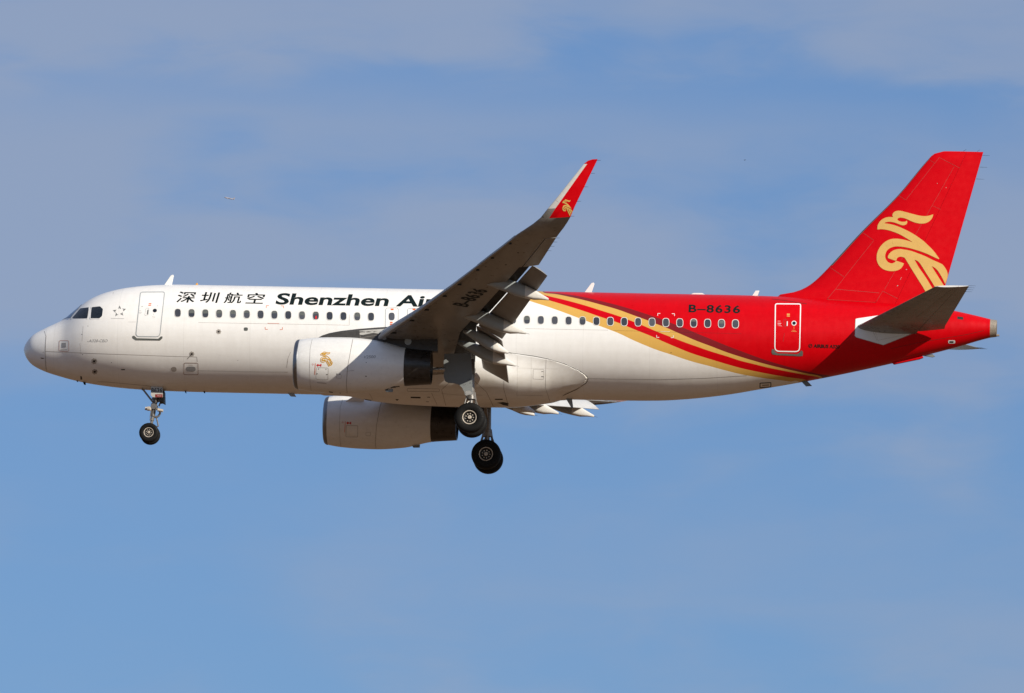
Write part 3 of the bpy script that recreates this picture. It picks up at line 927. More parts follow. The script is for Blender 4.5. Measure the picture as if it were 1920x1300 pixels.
add_marks(bel, TB, lines=[
    ([(945, 714), (944.5, 730), (953, 760)], .7), ([(885, 710), (893, 718), (912, 735), (925, 762)], .7),
    ([(1024, 674), (1023, 702), (1023, 728), (1032, 756)], .5), ([(842, 718), (828, 731), (836, 761)], .7), ([(809, 737), (820, 760)], .6),
    (rrect([(763.5, 728.6), (824, 729.4), (824, 734.6), (763.5, 733.8)], 2.4), .6, True),
    ([(693, 738), (700, 752)], .5), ([(828, 738), (860, 741), (905, 741)], .4), ([(968, 735), (968, 741), (1018, 742)], .35),
    (rrect([(1000, 692.6), (1020, 693.2), (1019.4, 711.6), (999.4, 710.8)], 1), .4, True),
], mi=1)
add_marks(bel, TB, polys=[[(928, 748), (942.6, 748), (942.6, 750), (928, 750)], [(931.4, 755.6), (943, 754), (953.6, 756), (953, 761.6), (943, 759.6), (938, 757)],
                          [(770, 744), (788.6, 744.4), (788.4, 747.2), (770, 746.6)], [(741, 748.6), (748, 748.6), (744.6, 751.8)], [(682, 748.2), (697, 750.4), (696, 752), (686, 750.2)],
                          [(801, 744.2), (806.6, 744.4), (806.6, 745.6), (801, 745.4)], [(799, 753), (804, 753.2), (804, 754), (799, 753.8)],
                          [(1015, 696.6), (1019, 696.8), (1019, 697.6), (1015, 697.4)], [(1015, 705.8), (1019, 706), (1019, 707.2), (1015, 707)]], mi=2)
add_marks(bel, TB, lines=[([(970, 668), (970, 745)], .3), ([(996, 670), (996, 728)], .25), ([(960, 690), (1046, 692)], .22)], mi=3)
BEL = part('belly_fairing', bel, [M['belly'], M['seam'], M['dark'], paint('rivet_line', (.56, .52, .47), .5, var=.2, scale=8)], AIR, sharp=50)
bm = bmesh.new()
EDGE = [(u + .2, v - .9) for u, v in UPE[3:8]] + [(1086, 694.9), (1096, 701.8), (1101, 706.2), (1102.4, 710), (1101.6, 714), (1098.6, 718.2), (1081, 729.8), (1057.4, 740.4), (1046, 745.0), (1043, 746.8), (1047, 748)]
line2(bm, EDGE, 1.0)
lay(bm, [T_FUS], .02)
part('fairing_joint', bm, M['seam_dark'], BEL, sharp=0)

# ---- vertical fin with rudder
LEF = [(1444, 557.0), (1468, 551.6), (1486, 548.8), (1507.6, 541), (1527, 528), (1540, 516), (1555, 500.5), (1616.8, 433.5), (1684, 366.2), (1740.7, 299), (1747.8, 291.6), (1756.6, 286.6), (1769, 284.4)]
lef = [at(u, v, 0) for u, v in LEF]
fle = pchip([p.z for p in lef], [p.x for p in lef])
h0, h1 = at(1684, 560.9, 0), at(1813, 285.5, 0)
t0, t1 = at(1757, 590, 0), at(1843.4, 286.5, 0)
fhi = lambda z: h0.x + (z - h0.z) * (h1.x - h0.x) / (h1.z - h0.z)
fte = lambda z: t0.x + (z - t0.z) * (t1.x - t0.x) / (t1.z - t0.z)
ZT = at(1790, 284.4, 0).z
le_a, le_b = at(1616.8, 433.5, 0), at(1740.7, 299, 0)
fle_s = lambda z: le_a.x + (z - le_a.z) * (le_b.x - le_a.x) / (le_b.z - le_a.z)
PRF = lambda t: 5 * (.2969 * math.sqrt(max(t, 0)) - .126*t - .3516*t*t + .2843*t**3 - .1036*t**4)
ROOT_Z = lef[0].z - .25


def fin_half(x, z):
    le, te = fle(max(z, lef[0].z)), fte(z)
    ch = te - max(le, fle_s(z) - .4)
    t = (x - le) / (te - le)
    k = 1.0 - .45 * sstep(ZT - .35, ZT, z)
    return max(PRF(min(max(t, 0), 1)) * .095 * ch * k, .006)


zs = [ROOT_Z] + [lef[0].z + (ZT - lef[0].z) * (i / 60) for i in range(1, 61)]
fin = bmesh.new(); rud = bmesh.new()
Rf = []; Rr_ = []
for z in zs:
    le = fle(max(z, lef[0].z)); hi = fhi(z); te = fte(z)
    ts = [(k / 18)**2.0 for k in range(19)]
    a = [Vector((le + (hi - .008 - le) * t, -fin_half(le + (hi - .008 - le) * t, z), z)) for t in ts]
    a[0].y = 0
    Rf.append(a + [Vector((v.x, -v.y, v.z)) for v in a[:0:-1]])
    b_ = [Vector((hi + (te - hi) * t, -fin_half(hi + (te - hi) * t, z), z)) for t in (0, .15, .35, .6, .85, 1)]
    Rr_.append(b_ + [Vector((v.x, -v.y, v.z)) for v in b_[::-1]])
zl0, zl1 = at(1555, 500, 0).z, at(1740, 300, 0).z
quad_loft(fin, Rf, mi=lambda i, j: 1 if (zl0 < zs[i] < zl1 and (j < 3 or j >= len(Rf[0]) - 3)) else 0)
zr = at(1690, 556, 0).z
quad_loft(rud, [r for r, z in zip(Rr_, zs) if z > zr - 1.2])
fixn(fin); fixn(rud)
whole = bmesh.new()                     # one unbroken skin that the markings are laid on
quad_loft(whole, [[Vector((fle(max(z, lef[0].z)) + (fte(z) - fle(max(z, lef[0].z))) * (k / 40)**1.5, -fin_half(fle(max(z, lef[0].z)) + (fte(z) - fle(max(z, lef[0].z))) * (k / 40)**1.5, z), z)) for k in range(41)] for z in zs], closed=False, cap=False)
TFIN = [bvh(whole), T_FUS]; whole.free()
add_marks(fin, TFIN, lines=[
    ([(1761.2, 295.6), (1698, 375.5), (1685.5, 367.2)], .5), ([(1761.2, 295.6), (1799.5, 315.6)], .5),
    ([(1616.8, 436), (1638.5, 451), (1583.5, 520), (1556, 501.5)], .5), ([(1550.5, 561.5), (1566.5, 542.5), (1648.5, 549.5)], .55),
    ([(1583.5, 520), (1566.5, 542.5)], .4), ([(1550.5, 562), (1642, 567.4), (1655, 546), (1683, 560)], .5),
    ([(1658.6, 543), (1789, 313)], .4), ([(1749.5, 386.4), (1763.7, 393)], .4), ([(1742.5, 300), (1752, 305.5)], .4),
], mi=2)
add_marks(fin, TFIN, polys=[oval(1688.5, 523.5, 1.6, 1.4), oval(1683, 536, 2.2, 1.8), oval(1690, 521, 1.2, 1), oval(1699.6, 505.6, 2.2, 1.6), oval(1757.6, 344, 1.2, 1.2), oval(1774, 352, 1.2, 1.4)], mi=3)
VT = part('vertical_stabilizer', fin, [M['red'], M['sill'], paint('joint_on_red', (.40, .07, .06), .5, var=.2), M['seam_light']], AIR, sharp=40)
part('rudder', rud, M['red'], VT, sharp=40)
bm = bmesh.new()
for P in (BIRD1, BIRD2): poly2(bm, smooth2(ZF(P), 3))
gridcut(bm, 6); lay(bm, TFIN, .010)
part('bird_emblem', bm, M['gold'], VT, sharp=0)


def wick(parent, p, d=(.30, 0, -.01), r=.006):
    bm = bmesh.new(); p = Vector(p); tube(bm, p, p + Vector(d), r, r * .6, 6)
    part('static_wick', bm, M['black'], parent, sharp=0)


for u, v in ((1841.5, 291.5), (1836.5, 313.5), (1830.4, 335.8)): wick(VT, at(u, v, 0))
for u, v in ((1806, 284), (1832, 284.6)):
    p = at(u, v, 0); wick(VT, p, (.12, 0, .08))

# ---- lifting surfaces in general
def foil_ring(le, te, up, t0, t1, th, n=14, camber=.012, te_th=.004):
    """closed section from chord fraction t0 to t1: upper side back to front, then lower side front to back"""
    le, te = Vector(le), Vector(te); c = te - le; L = c.length; nrm = (up - c.normalized() * up.dot(c.normalized())).normalized()
    ts = [t0 + (t1 - t0) * (1 - math.cos(math.pi * k / n)) / 2 for k in range(n + 1)]
    def pt(t, s):
        z = PRF(t) * th * s + camber * 4 * t * (1 - t) + te_th * t * s
        return le + c * t + nrm * (z * L)
    return [pt(t, 1) for t in ts[::-1]] + [pt(t, -1) for t in ts[(1 if t0 == 0 else 0):]]


UP = Vector((0, 0, 1))


def mirror(bm):
    for v in bm.verts: v.co.y = -v.co.y
    bmesh.ops.reverse_faces(bm, faces=bm.faces)
    return bm


# ---- horizontal stabilisers
hr_le, hr_te = at(1604.5, 614.2, -1.0), at(1768.0, 615.4, -1.1)
ht_le, ht_te = at(1753.5, 537.6, -6.12), at(1816.6, 535.6, -6.22)
hr_te = Vector((hr_te.x, -1.0, hr_te.z - .02))
TSPLIT = .70
for side in (-1, 1):
    st = bmesh.new(); el = bmesh.new(); A, B_ = [], []
    for i in range(13):
        s = i / 12
        le = hr_le.lerp(ht_le, s); te = hr_te.lerp(ht_te, s); te.y = le.y
        if i == 0: le = le + Vector((-.40, .55, -.06)); te = te + Vector((0, .55, -.06)); le.y = te.y
        A.append(foil_ring(le, te, UP, 0, TSPLIT, .105 - .05 * s, 12, -.006)); B_.append(foil_ring(le, te, UP, TSPLIT + .006, 1, .105 - .05 * s, 6, -.006))
    tipr = [v.lerp((ht_le + ht_te) / 2 + Vector((.25, -.04, .01)), .12) + Vector((0, -.03, 0)) for v in A[-1]]
    quad_loft(st, A + [tipr], mi=lambda i, j: 1 if i >= 12 else 0)
    tipe = [v + Vector((.0, -.025, 0)) for v in B_[-1]]
    B_[0] = [p.lerp(q_, .62) for p, q_ in zip(B_[0], B_[1])]
    quad_loft(el, B_ + [tipe], mi=lambda i, j: 1 if i >= 12 else 0)
    fixn(st); fixn(el)
    tr = [bvh(st), bvh(el)]
    if side == -1:
        add_marks(st, tr, lines=[([(1702, 597), (1717, 584), (1777, 540.5)], .8), ([(1718, 595), (1790, 541)], .5), ([(1655, 600), (1700, 579), (1745, 551)], .4), ([(1640, 611), (1690, 588), (1760, 545)], .3)], mi=2)
        add_marks(st, tr, polys=[[(1716, 596), (1738, 580), (1758, 563), (1780, 546), (1792, 541), (1789, 546), (1776, 554), (1757, 570), (1740, 584), (1722, 595)]], mi=3)
    else:
        mirror(st); mirror(el)
    H = part('horizontal_stabilizer', st, [M['stab'], M['white'], M['seam_light'], M['flap']], AIR)
    part('elevator', el, [M['stab'], M['white']], H)
    for k in range(4):
        p = hr_te.lerp(ht_te, .86 + .045 * k); p = Vector((p.x - .02, p.y * -side if side > 0 else p.y, p.z))
        wick(H, p, (.28, 0, 0))
# seal plate beside the stabiliser root
marking('seal_plate', [M['plate'], M['seam']], FUS, TF, polys=[[(1604.2, 598.8), (1607, 597.6), (1648, 591.6), (1690, 590), (1712, 612), (1712, 624.6), (1656, 647.2), (1605, 632.6), (1602.8, 630)]],
        lines=[([(1637, 622), (1644.5, 638.6)], .5, False, 1), ([(1641, 622), (1647, 640)], .4, False, 1), ([(1648, 638), (1697, 628)], .4, False, 1)], off=.008, step=5)
marking('seal_plate_joint', M['seam_light'], FUS, TF, lines=[([(1604.2, 598.8), (1602.8, 630), (1605, 632.6), (1656, 647.2), (1712, 625.6)], .6)], off=.012)

# ---- wing
LEU = lambda y: 700 + 25.2 * (y - 5.9)
LEV = lin([585, 602, 700, 735, 770, 840, 879.4, 913.8, 938.5, 963], [704, 696, 640, 616, 593.5, 542, 511.4, 484.3, 465.8, 446])
TEU = lambda y: 1009.8 + 11.9 * (y - 13.4)


def wing_le(y): return at(LEU(y), LEV(LEU(y)), -y)


TEK = {6.4: (926.5, 616.5), 13.4: (1009.8, 497.0), 16.2: (1043.0, 445.5)}
_k, _m, _o = (at(*TEK[y], -y) for y in (6.4, 13.4, 16.2))


def wing_te(y):
    if y < 6.4:
        zl = wing_le(y).z
        s = (6.4 - y) / 4.4
        return Vector((_k.x + .02 * s, -y, _k.z - .66 * s))
    if y < 13.4: return _k.lerp(_m, (y - 6.4) / 7)
    return _m.lerp(_o, (y - 13.4) / 2.8)


wth = lin([1.5, 2, 6.4, 17], [.150, .145, .118, .108])


def sect(y):
    return wing_le(y), wing_te(y), wth(y)


# outer tip and sharklet stations: |y|, leading edge pixel, trailing edge pixel
TIP = [(16.25, (960.5, 447.5), (1043.6, 444.6)), (16.6, (969, 440.5), (1049.4, 436.6)), (17.0, (982, 432), (1057, 427)), (17.35, (999, 420.5), (1064, 416.6)),
       (17.62, (1013.6, 408.4), (1069.8, 406.6)), (17.76, (1027, 391.5), (1077.6, 388)), (17.86, (1044, 371), (1087.6, 367)), (17.95, (1057, 354.6), (1095.6, 351)),
       (18.02, (1071.4, 336.6), (1103.2, 334.6)), (18.10, (1094.8, 307.6), (1116.2, 308.2)), (18.12, (1102.4, 301.6), (1119, 302.4)), (18.14, (1110.8, 299), (1120.6, 298.6))]


def fixed_ring(y):
    """wing box between nose and flap cove, spoilers over the cove"""
    le, te, th = sect(y); c = te - le; L = c.length; nrm = (UP - c.normalized() * UP.dot(c.normalized())).normalized()
    cam_ = .012
    tq = .846 + .046 * min(max((y - 6.4) / 7, 0), 1)
    lift = .058 - .022 * min(max((y - 6.4) / 7, 0), 1)
    def pt(t, s, d=0.0):
        tt = (t - .05) / .95
        z = PRF(tt) * th * s + cam_ * 4 * t * (1 - t) + .004 * t * s + d + lift * (1 - t)
        return le + c * t + nrm * (z * L)
    n = 14
    up = [pt(.05 + (tq - .05) * (1 - math.cos(math.pi * k / n)) / 2, 1) for k in range(n, -1, -1)]
    lo = [pt(.05 + (.70 - .05) * (1 - math.cos(math.pi * k / n)) / 2, -1) for k in range(1, n + 1)]
    cove = [pt(.705, -1, .022), pt(.72, 1, -.020), pt(.78, 1, -.010), pt(tq, 1, -.004)]
    return up + lo + cove


def slat_ring(y):
    le, te, th = sect(y); c = te - le; L = c.length * .92; cx = c.normalized(); nrm = (UP - cx * UP.dot(cx)).normalized()
    o = []
    for t in (.15, .11, .07, .04, .018, .006, 0): o.append((t, PRF(t) * th + .01 * t))
    for t in (.005, .016, .03, .045): o.append((t, -PRF(t) * th))
    o += [(.052, -PRF(.045) * th + .006), (.045, -.004), (.07, PRF(.07) * th * .62), (.11, PRF(.11) * th * .82), (.15, PRF(.15) * th - .003)]
    a = R(24); out = []
    for t, z in o:
        x2, z2 = t * math.cos(a) - z * math.sin(a) * .3, z * math.cos(a) + t * math.sin(a) - .0
        out.append(le + cx * (x2 * L) + nrm * (z2 * L))
    return out


# flap stations: |y|, leading edge pixel, trailing edge pixel
OFL = [(6.62, (897.5, 609.5), (941.8, 635.6)), (13.3, (997.5, 499.0), (1026.3, 517.6))]
IFL = [(2.15, (905.0, 688.5), (953.9, 718.0)), (4.3, (899.0, 652.0), (949.8, 684.6)), (6.50, (893.0, 611.5), (941.5, 640.0))]
FTF = [(11.72, [(889, 523.5, .02, .02), (905, 526, .10, .11), (925, 529.0, .17, .20), (945, 533.6, .19, .25), (965, 541.0, .19, .26), (985, 547.4, .18, .235), (1001, 552.6, .15, .195), (1016, 557.2, .085, .10), (1028.6, 561.6, .02, .03)]),
       (8.12, [(836, 583.5, .02, .02), (856, 586.0, .11, .12), (880, 589.5, .19, .21), (903, 596.0, .21, .27), (925, 604.6, .21, .28), (945, 611.6, .195, .25), (957, 615.6, .17, .21), (972, 620.0, .09, .11), (986.2, 624.7, .02, .03)]),
       (6.32, [(868, 621.5, .02, .02), (880, 625, .12, .13), (895, 632, .19, .21), (912, 641, .21, .25), (926, 648.6, .19, .22), (936, 653.4, .15, .17), (945, 657.6, .08, .10), (953.4, 661.6, .02, .03)]),
       (4.75, [(853, 640, .02, .02), (872, 647, .12, .14), (890, 655, .19, .22), (908, 663, .21, .27), (925, 669.6, .205, .265), (940, 674.6, .175, .215), (953, 679.6, .10, .12), (966.6, 685.6, .02, .03)])]


def lerp_st(S, y):
    for a, b_ in zip(S, S[1:]):
        if y <= b_[0] + 1e-6:
            s = (y - a[0]) / (b_[0] - a[0])
            f = lambda p, q: (p[0] + (q[0] - p[0]) * s, p[1] + (q[1] - p[1]) * s)
            return at(*f(a[1], b_[1]), -y), at(*f(a[2], b_[2]), -y)
    return at(*S[-1][1], -y), at(*S[-1][2], -y)


def fspan(a, b_, n): return [a + (b_ - a) * i / n for i in range(n + 1)]


def build_wing(side):
    near = side == -1
    fin_ = (lambda b: b) if near else mirror
    wg = bmesh.new()
    nr = len(fixed_ring(5))
    top = lambda i, j: 1 if 0 <= j < 14 else (3 if 27 < j < 33 else 0)  # cove faces coloured dark, the shade of the cove painted in
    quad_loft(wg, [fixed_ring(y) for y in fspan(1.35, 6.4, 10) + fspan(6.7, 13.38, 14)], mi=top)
    # box ahead of the aileron, then the solid tip
    def ring_a(y, t1):
        le, te, th = sect(y)
        off = (te - le).normalized()
        return foil_ring(le + UP * .07, te + UP * .0, UP, .05, t1, th, 14)
    quad_loft(wg, [ring_a(y, .745) for y in fspan(13.38, 16.22, 6)], mi=lambda i, j: 1 if 0 <= j < 14 else 0)
    fixn(wg)
    T = bvh(wg)
    if near:
        add_marks(wg, [T], lines=[
            ([(963, 446.5), (985, 447)], .5), ([(880, 524), (905, 500), (950, 462), (962, 452)], .35), ([(985, 497), (1000, 468), (1015, 450)], .4),
            ([(845, 556), (870, 537), (895, 515)], .35), ([(930, 505), (965, 512)], .35), ([(770, 609), (800, 622), (850, 616)], .4)], mi=2, off=.006)
        add_marks(wg, [T], polys=[oval(971.5, 474, 3.6, 1.8, 2), oval(948.5, 496.5, 3.6, 1.8, 2), oval(911, 500, 2.4, 1.4, 2), oval(893, 547, 3, 1.5, 2)], mi=3, off=.006)
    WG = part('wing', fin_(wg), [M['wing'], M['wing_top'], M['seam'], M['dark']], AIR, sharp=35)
    if near:
        o, e = Vector((847.0, 574.0)), Vector((887.0, 544.2))
        bm = text2('B–8636', .026, 1.10)
        x0 = min(v.co.x for v in bm.verts); x1 = max(v.co.x for v in bm.verts)
        # reading outboard along the span, letter tops towards the leading edge
        base0, run, up = Vector((874.4, 575.8)), Vector((40.6, -31.0)), Vector((-26.0, -4.6))
        for v in bm.verts:
            s = (v.co.x - x0) / (x1 - x0); t = v.co.y / .69
            v.co = (*(base0 + run * s + up * t), 0)
        gridcut(bm, 4); lay(bm, [T], .008)
        part('registration', bm, M['text'], WG, sharp=0)
    # slats
    for a, b_ in ((2.35, 5.15), (6.25, 8.75), (8.80, 11.3), (11.35, 13.85), (13.9, 16.38)):
        bm = bmesh.new(); quad_loft(bm, [slat_ring(y) for y in fspan(a, b_, 5)]); fixn(bm)
        part('slat', fin_(bm), M['flap'], WG, sharp=35)
        for f in (.22, .78):
            y = a + (b_ - a) * f; le, te, th = sect(y); c = te - le
            bm = bmesh.new(); box(bm, le + c * .075 + UP * (-.025), (c.length * .05, .05, .06)); fixn(bm)
            part('slat_track', fin_(bm), M['dark'], WG)
    # aileron
    bm = bmesh.new(); rs = []
    for y in fspan(13.42, 16.19, 5):
        le, te, th = sect(y); hz = le.lerp(te, .76); d = Matrix.Rotation(R(0.3), 3, 'Y')
        r = foil_ring(le, te, UP, .757, 1, th * 1.02, 6); rs.append([hz + d @ (p - hz) for p in r])
    quad_loft(bm, rs); fixn(bm)
    part('aileron', fin_(bm), M['flap'], WG, sharp=35)
    # flaps
    for S, nm in ((OFL, 'outer_flap'), (IFL, 'inner_flap')):
        bm = bmesh.new(); rs = []
        for y in fspan(S[0][0], S[-1][0], 8):
            le, te = lerp_st(S, y); rs.append(foil_ring(le, te, UP, 0, 1, .115, 12, .03, .012))
        for at_ in (0, -1):                       # ends rounded off to nothing
            r_ = rs[at_]; n_ = len(r_); y_ = Vector((0, .05 if at_ == 0 else -.05, 0))
            e_ = [r_[k].lerp(r_[(n_ - 1) - k if k <= n_ - 1 else k], .46) + y_ for k in range(n_)]
            if at_ == 0: rs.insert(0, e_)
            else: rs.append(e_)
        quad_loft(bm, rs, mi=lambda i, j: 1 if 0 <= j < 11 and 0 < i < len(rs) - 2 else 0); fixn(bm)
        part(nm, fin_(bm), [M['flap'], M['wing_top']], WG, sharp=40)
    # canoe fairings of the flap tracks
    for yv, P in FTF:
        bm = bmesh.new(); rings = []
        for u, v, ry, rz in P:
            c = at(u, v, -yv); sq = lambda t: math.copysign(abs(t)**.62, t)
            rings.append([c + Vector((0, max(ry, .035) * sq(math.cos(2*math.pi*k/28)), max(rz, .04) * sq(math.sin(2*math.pi*k/28)))) for k in range(28)])
        nn = len(P) - 4
        quad_loft(bm, rings, mi=lambda i, j: 1 if i >= nn else 0); fixn(bm)
        part('flap_track_fairing', fin_(bm), [M['fairing'], M['cone']], WG, sharp=50)
        c = at(*P[-1][:2], -yv); wick(WG, Vector((c.x - .02, c.y * (1 if near else -1), c.z)), (.16, 0, -.04))
    # sharklet with the blended tip
    bm = bmesh.new(); rs = []
    mids = [(at(*l, -y) + at(*t, -y)) / 2 for y, l, t in TIP]
    for i, (y, l, t) in enumerate(TIP):
        le, te = at(*l, -y), at(*t, -y)
        sp = mids[min(i + 1, len(mids) - 1)] - mids[max(i - 1, 0)]
        sp.x = 0
        up = Vector((1, 0, 0)).cross(sp).normalized()
        if up.z < 0 and i < 4: up = -up
        if i >= 4 and up.y < 0: up = -up
        n = 14
        ts = [0, .01, .04, .10, .19, .29, .31, .45, .6, .75, .9, 1.0]
        c = te - le; L = c.length; nrm = (up - c.normalized() * up.dot(c.normalized())).normalized()
        th = .108 if i < 9 else .09
        pt = lambda q_, s: le + c * q_ + nrm * ((PRF(q_) * th * s + .004 * q_ * s) * L)
        rs.append([pt(q_, 1) for q_ in ts[::-1]] + [pt(q_, -1) for q_ in ts[1:]])
    nt = 12; m_ = len(rs[0])
    def wm(i, j):
        fr = (nt - 1 - j) if j < nt - 1 else (j - nt + 1)        # chordwise face index from the nose
        if i < 4: return 0
        if i >= 9: return 1
        if i == 4 and 0 <= fr < 5: return 0  # foot of the strip in darker grey that carries its shade
        return 2 if fr < 5 else 1
    quad_loft(bm, rs, mi=wm); fixn(bm)
    T = bvh(bm)
    if near:
        add_marks(bm, [T], lines=[([(1026, 394), (1034, 399)], .5), ([(1041.5, 375.5), (1047.5, 379.5)], .4), ([(1014, 450), (1020, 443.5)], .5),
                                  ([(984, 431), (990, 437)], .35), ([(998, 421), (1012, 428)], .35), ([(1029.5, 408.2), (990, 446)], .4)], mi=3)
        add_marks(bm, [T], polys=[[(1009.5, 409.2), (1015.6, 402.8), (1019, 404), (1019.6, 408), (1013, 409.4)]], mi=4)
    SH = part('winglet', fin_(bm), [M['wing'], M['red'], M['cone'], M['seam'], M['dark']], WG, sharp=35)
    # small lens of the tip light
    p = at(975.0, 436.8, -16.75); bm = bmesh.new(); lathe(bm, [(0, .002), (.02, .04), (.06, .055), (.11, .03), (.12, .002)], p, (1, 0, 0), 10)
    part('navigation_light', fin_(bm), M['redlens' if near else 'antenna'], WG)
    if near:
        bm = bmesh.new()
        for P in bird((1064.2, 389.6), 19.5, 31.0, 0.0): poly2(bm, P)
        gridcut(bm, 4); lay(bm, [T], .008)
        part('bird_emblem', bm, M['gold'], WG, sharp=0)
    for u, v, y in ((1120, 300.8, 18.14), (1108.6, 325.2, 18.05), (1096.2, 350.6, 17.95), (1082.6, 377.6, 17.82), (1070, 405.6, 17.63), (1042.5, 446.4, 16.1), (1038, 454, 15.7), (1033, 462, 15.3), (1027, 470.4, 14.8)):
        p = at(u, v, -y); wick(WG, Vector((p.x - .01, p.y if near else -p.y, p.z)), (.15, 0, 0), .007)
    return WG


WINGS = [build_wing(-1), build_wing(1)]

# ---- engines
EN_TOP = [(559, 637), (584, 633.2), (618, 632.0), (651, 632.3), (706, 638.5), (760, 651.8), (809, 657.9)]
EN_BOT = [(566, 730), (584, 733.6), (618, 736.8), (651, 738.2), (706, 736.0), (760, 724.4), (809, 721.7)]
ex0 = at(553.0, 683.4, -5.75); ex1 = at(809, 689.8, -5.75)
EAX = (ex1 - ex0).normalized(); ELEN = (ex1 - ex0).length
er = []
for (u, a), (_, b_) in zip(EN_TOP, EN_BOT):
    c = at(u, (a + b_) / 2, -5.75); r = abs(at(u, a, -5.75).z - at(u, b_, -5.75).z) / 2 * .983
    er.append(((c - ex0).dot(EAX), r))
er[0] = (.20, er[0][1] + .01)
LIPX = .16


def engine(side):
    near = side == -1
    fin_ = (lambda b: b) if near else mirror
    fr = pchip([p[0] for p in er], [p[1] for p in er])
    xN = er[5][0]                                    # start of the dark nozzle
    prof = [(LIPX + .01, fr(.2) - .012)] + [(s, fr(s)) for s in [.2 + (xN - .2) * i / 26 for i in range(27)]] + [(xN + .002, fr(xN) - .05)]
    bm = bmesh.new(); lathe(bm, prof, ex0, EAX, 96); fixn(bm)
    T = bvh(bm)
    if near:
        add_marks(bm, [T], lines=[([(586, 633.5), (581.5, 655), (580.4, 690), (581.4, 720), (583.5, 732.6)], .45),
                                  ([(662.4, 632.8), (658, 655), (651.6, 690), (649.4, 720), (651, 737.6)], .9),
                                  ([(706, 638.8), (740, 646), (759, 651.6)], .6), (rrect([(593.4, 689.4), (615.6, 690), (615.2, 712), (592.6, 711.4)], 2), .45, True),
                                  (rrect([(631.5, 702.5), (640, 702.8), (639.6, 709.6), (631, 709.2)], 1), .4, True),
                                  ([(594, 717.6), (612, 719)], .8), ([(652, 696), (664, 694.6)], .5)], mi=1, off=.006)
        add_marks(bm, [T], polys=[oval(686.6, 680, 1.6, 1.6, 2), oval(686.2, 705.6, 3, 1.6, 2), oval(631.8, 701.4, 1.6, 2.2, 2), oval(637.4, 701.6, 1.4, 2.4, 2), oval(597.6, 692, 1.2, 2, 2), oval(611.4, 692.4, 1.2, 2, 2),
                                  oval(594.6, 701, 3, 1.2, 2), oval(613, 702.4, 3, 1.2, 2), [(706, 737), (738, 724.5), (760, 722.8), (760, 727), (735, 732), (725, 736)], [(617, 734), (624.4, 735.2), (624, 736.8), (617, 735.6)], [(633, 736), (639.5, 736.8), (635, 739.6)]], mi=2, off=.006)
    E = part('engine_nacelle', fin_(bm), [M['cowl'], M['seam'], M['dark'], M['orange']], AIR, sharp=40)
    # polished lip and the duct behind it
    R1 = fr(.2) - .004
    bm = bmesh.new()
    lip = [(LIPX + .02, R1 - .012), (LIPX, R1)]
    for k in range(1, 13):
        a = math.pi / 2 * k / 12; lip.append((LIPX * (1 - math.sin(a)), (R1 - .14) + .14 * math.cos(a)))
    for k in range(1, 9):
        a = math.pi / 2 * k / 8; lip.append((.20 * (1 - math.cos(a)), (R1 - .14) - .06 * math.sin(a)))
    lathe(bm, lip, ex0, EAX, 96); fixn(bm)
    bmesh.ops.delete(bm, geom=[f for f in bm.faces if len(f.verts) > 4], context='FACES_ONLY')
    part('intake_lip', fin_(bm), M['lip'], E, sharp=60)
    bm = bmesh.new(); lathe(bm, [(.2, R1 - .2), (.6, R1 - .23), (1.1, R1 - .2)], ex0, EAX, 64)
    bmesh.ops.delete(bm, geom=[f for f in bm.faces if len(f.verts) > 4], context='FACES_ONLY')
    part('intake_duct', fin_(bm), M['plate'], E)
    bm = bmesh.new()
    lathe(bm, [(.62, .005), (.70, .10), (.85, .18), (1.02, .25)], ex0, EAX, 32)
    for k in range(22):
        a = 2 * math.pi * k / 22
        rad_ = Vector((0, math.cos(a), math.sin(a))); tan = Vector((0, -math.sin(a), math.cos(a)))
        slab(bm, [ex0 + EAX * .92 + rad_ * .22, ex0 + EAX * .9 + rad_ * (R1 - .21) + tan * .05, ex0 + EAX * 1.05 + rad_ * (R1 - .21) + tan * .16, ex0 + EAX * 1.05 + rad_ * .22 + tan * .07], EAX * .012)
    fixn(bm)
    part('fan', fin_(bm), M['nozzle'], E)
    # dark exhaust nozzle with a hollow end and plug
    bm = bmesh.new()
    xe = ELEN
    pr = [(xN - .05, fr(xN) - .06), (xN + .004, fr(xN) - .018)] + [(s, fr(s) - .004) for s in [xN + .03 + (xe - xN - .03) * i / 10 for i in range(11)]] + [(xe + .002, fr(xe) - .05), (xe - .35, fr(xe) - .09)]
    lathe(bm, pr, ex0, EAX, 72); fixn(bm)
    NZ = part('exhaust_nozzle', fin_(bm), M['nozzle'], E, sharp=40)
    # pylon
    PY = [(594, 637.5, 635.0, .03), (604, 640, 629.6, .10), (618, 642, 625.2, .16), (640, 645, 621.2, .20), (672, 648, 617.6, .22), (705, 652, 615.0, .22), (728, 655, 613.6, .22), (750, 657, 616, .22), (775, 658, 620, .21), (800, 659.5, 624, .19), (820.6, 660.5, 626, .16)]
    bm = bmesh.new(); rings = []
    for u, vb, vt, hw in PY:
        b0, t_ = at(u, vb, -5.75), at(u, vt, -5.75)
        rings.append([b0 + Vector((0, -hw, 0)), b0.lerp(t_, .75) + Vector((0, -hw, 0)), b0.lerp(t_, .93) + Vector((0, -hw * .75, 0)), t_ + Vector((0, -hw * .3, 0)),
                      t_ + Vector((0, hw * .3, 0)), b0.lerp(t_, .93) + Vector((0, hw * .75, 0)), b0.lerp(t_, .75) + Vector((0, hw, 0)), b0 + Vector((0, hw, 0))])
    quad_loft(bm, rings); fixn(bm); T2 = bvh(bm)
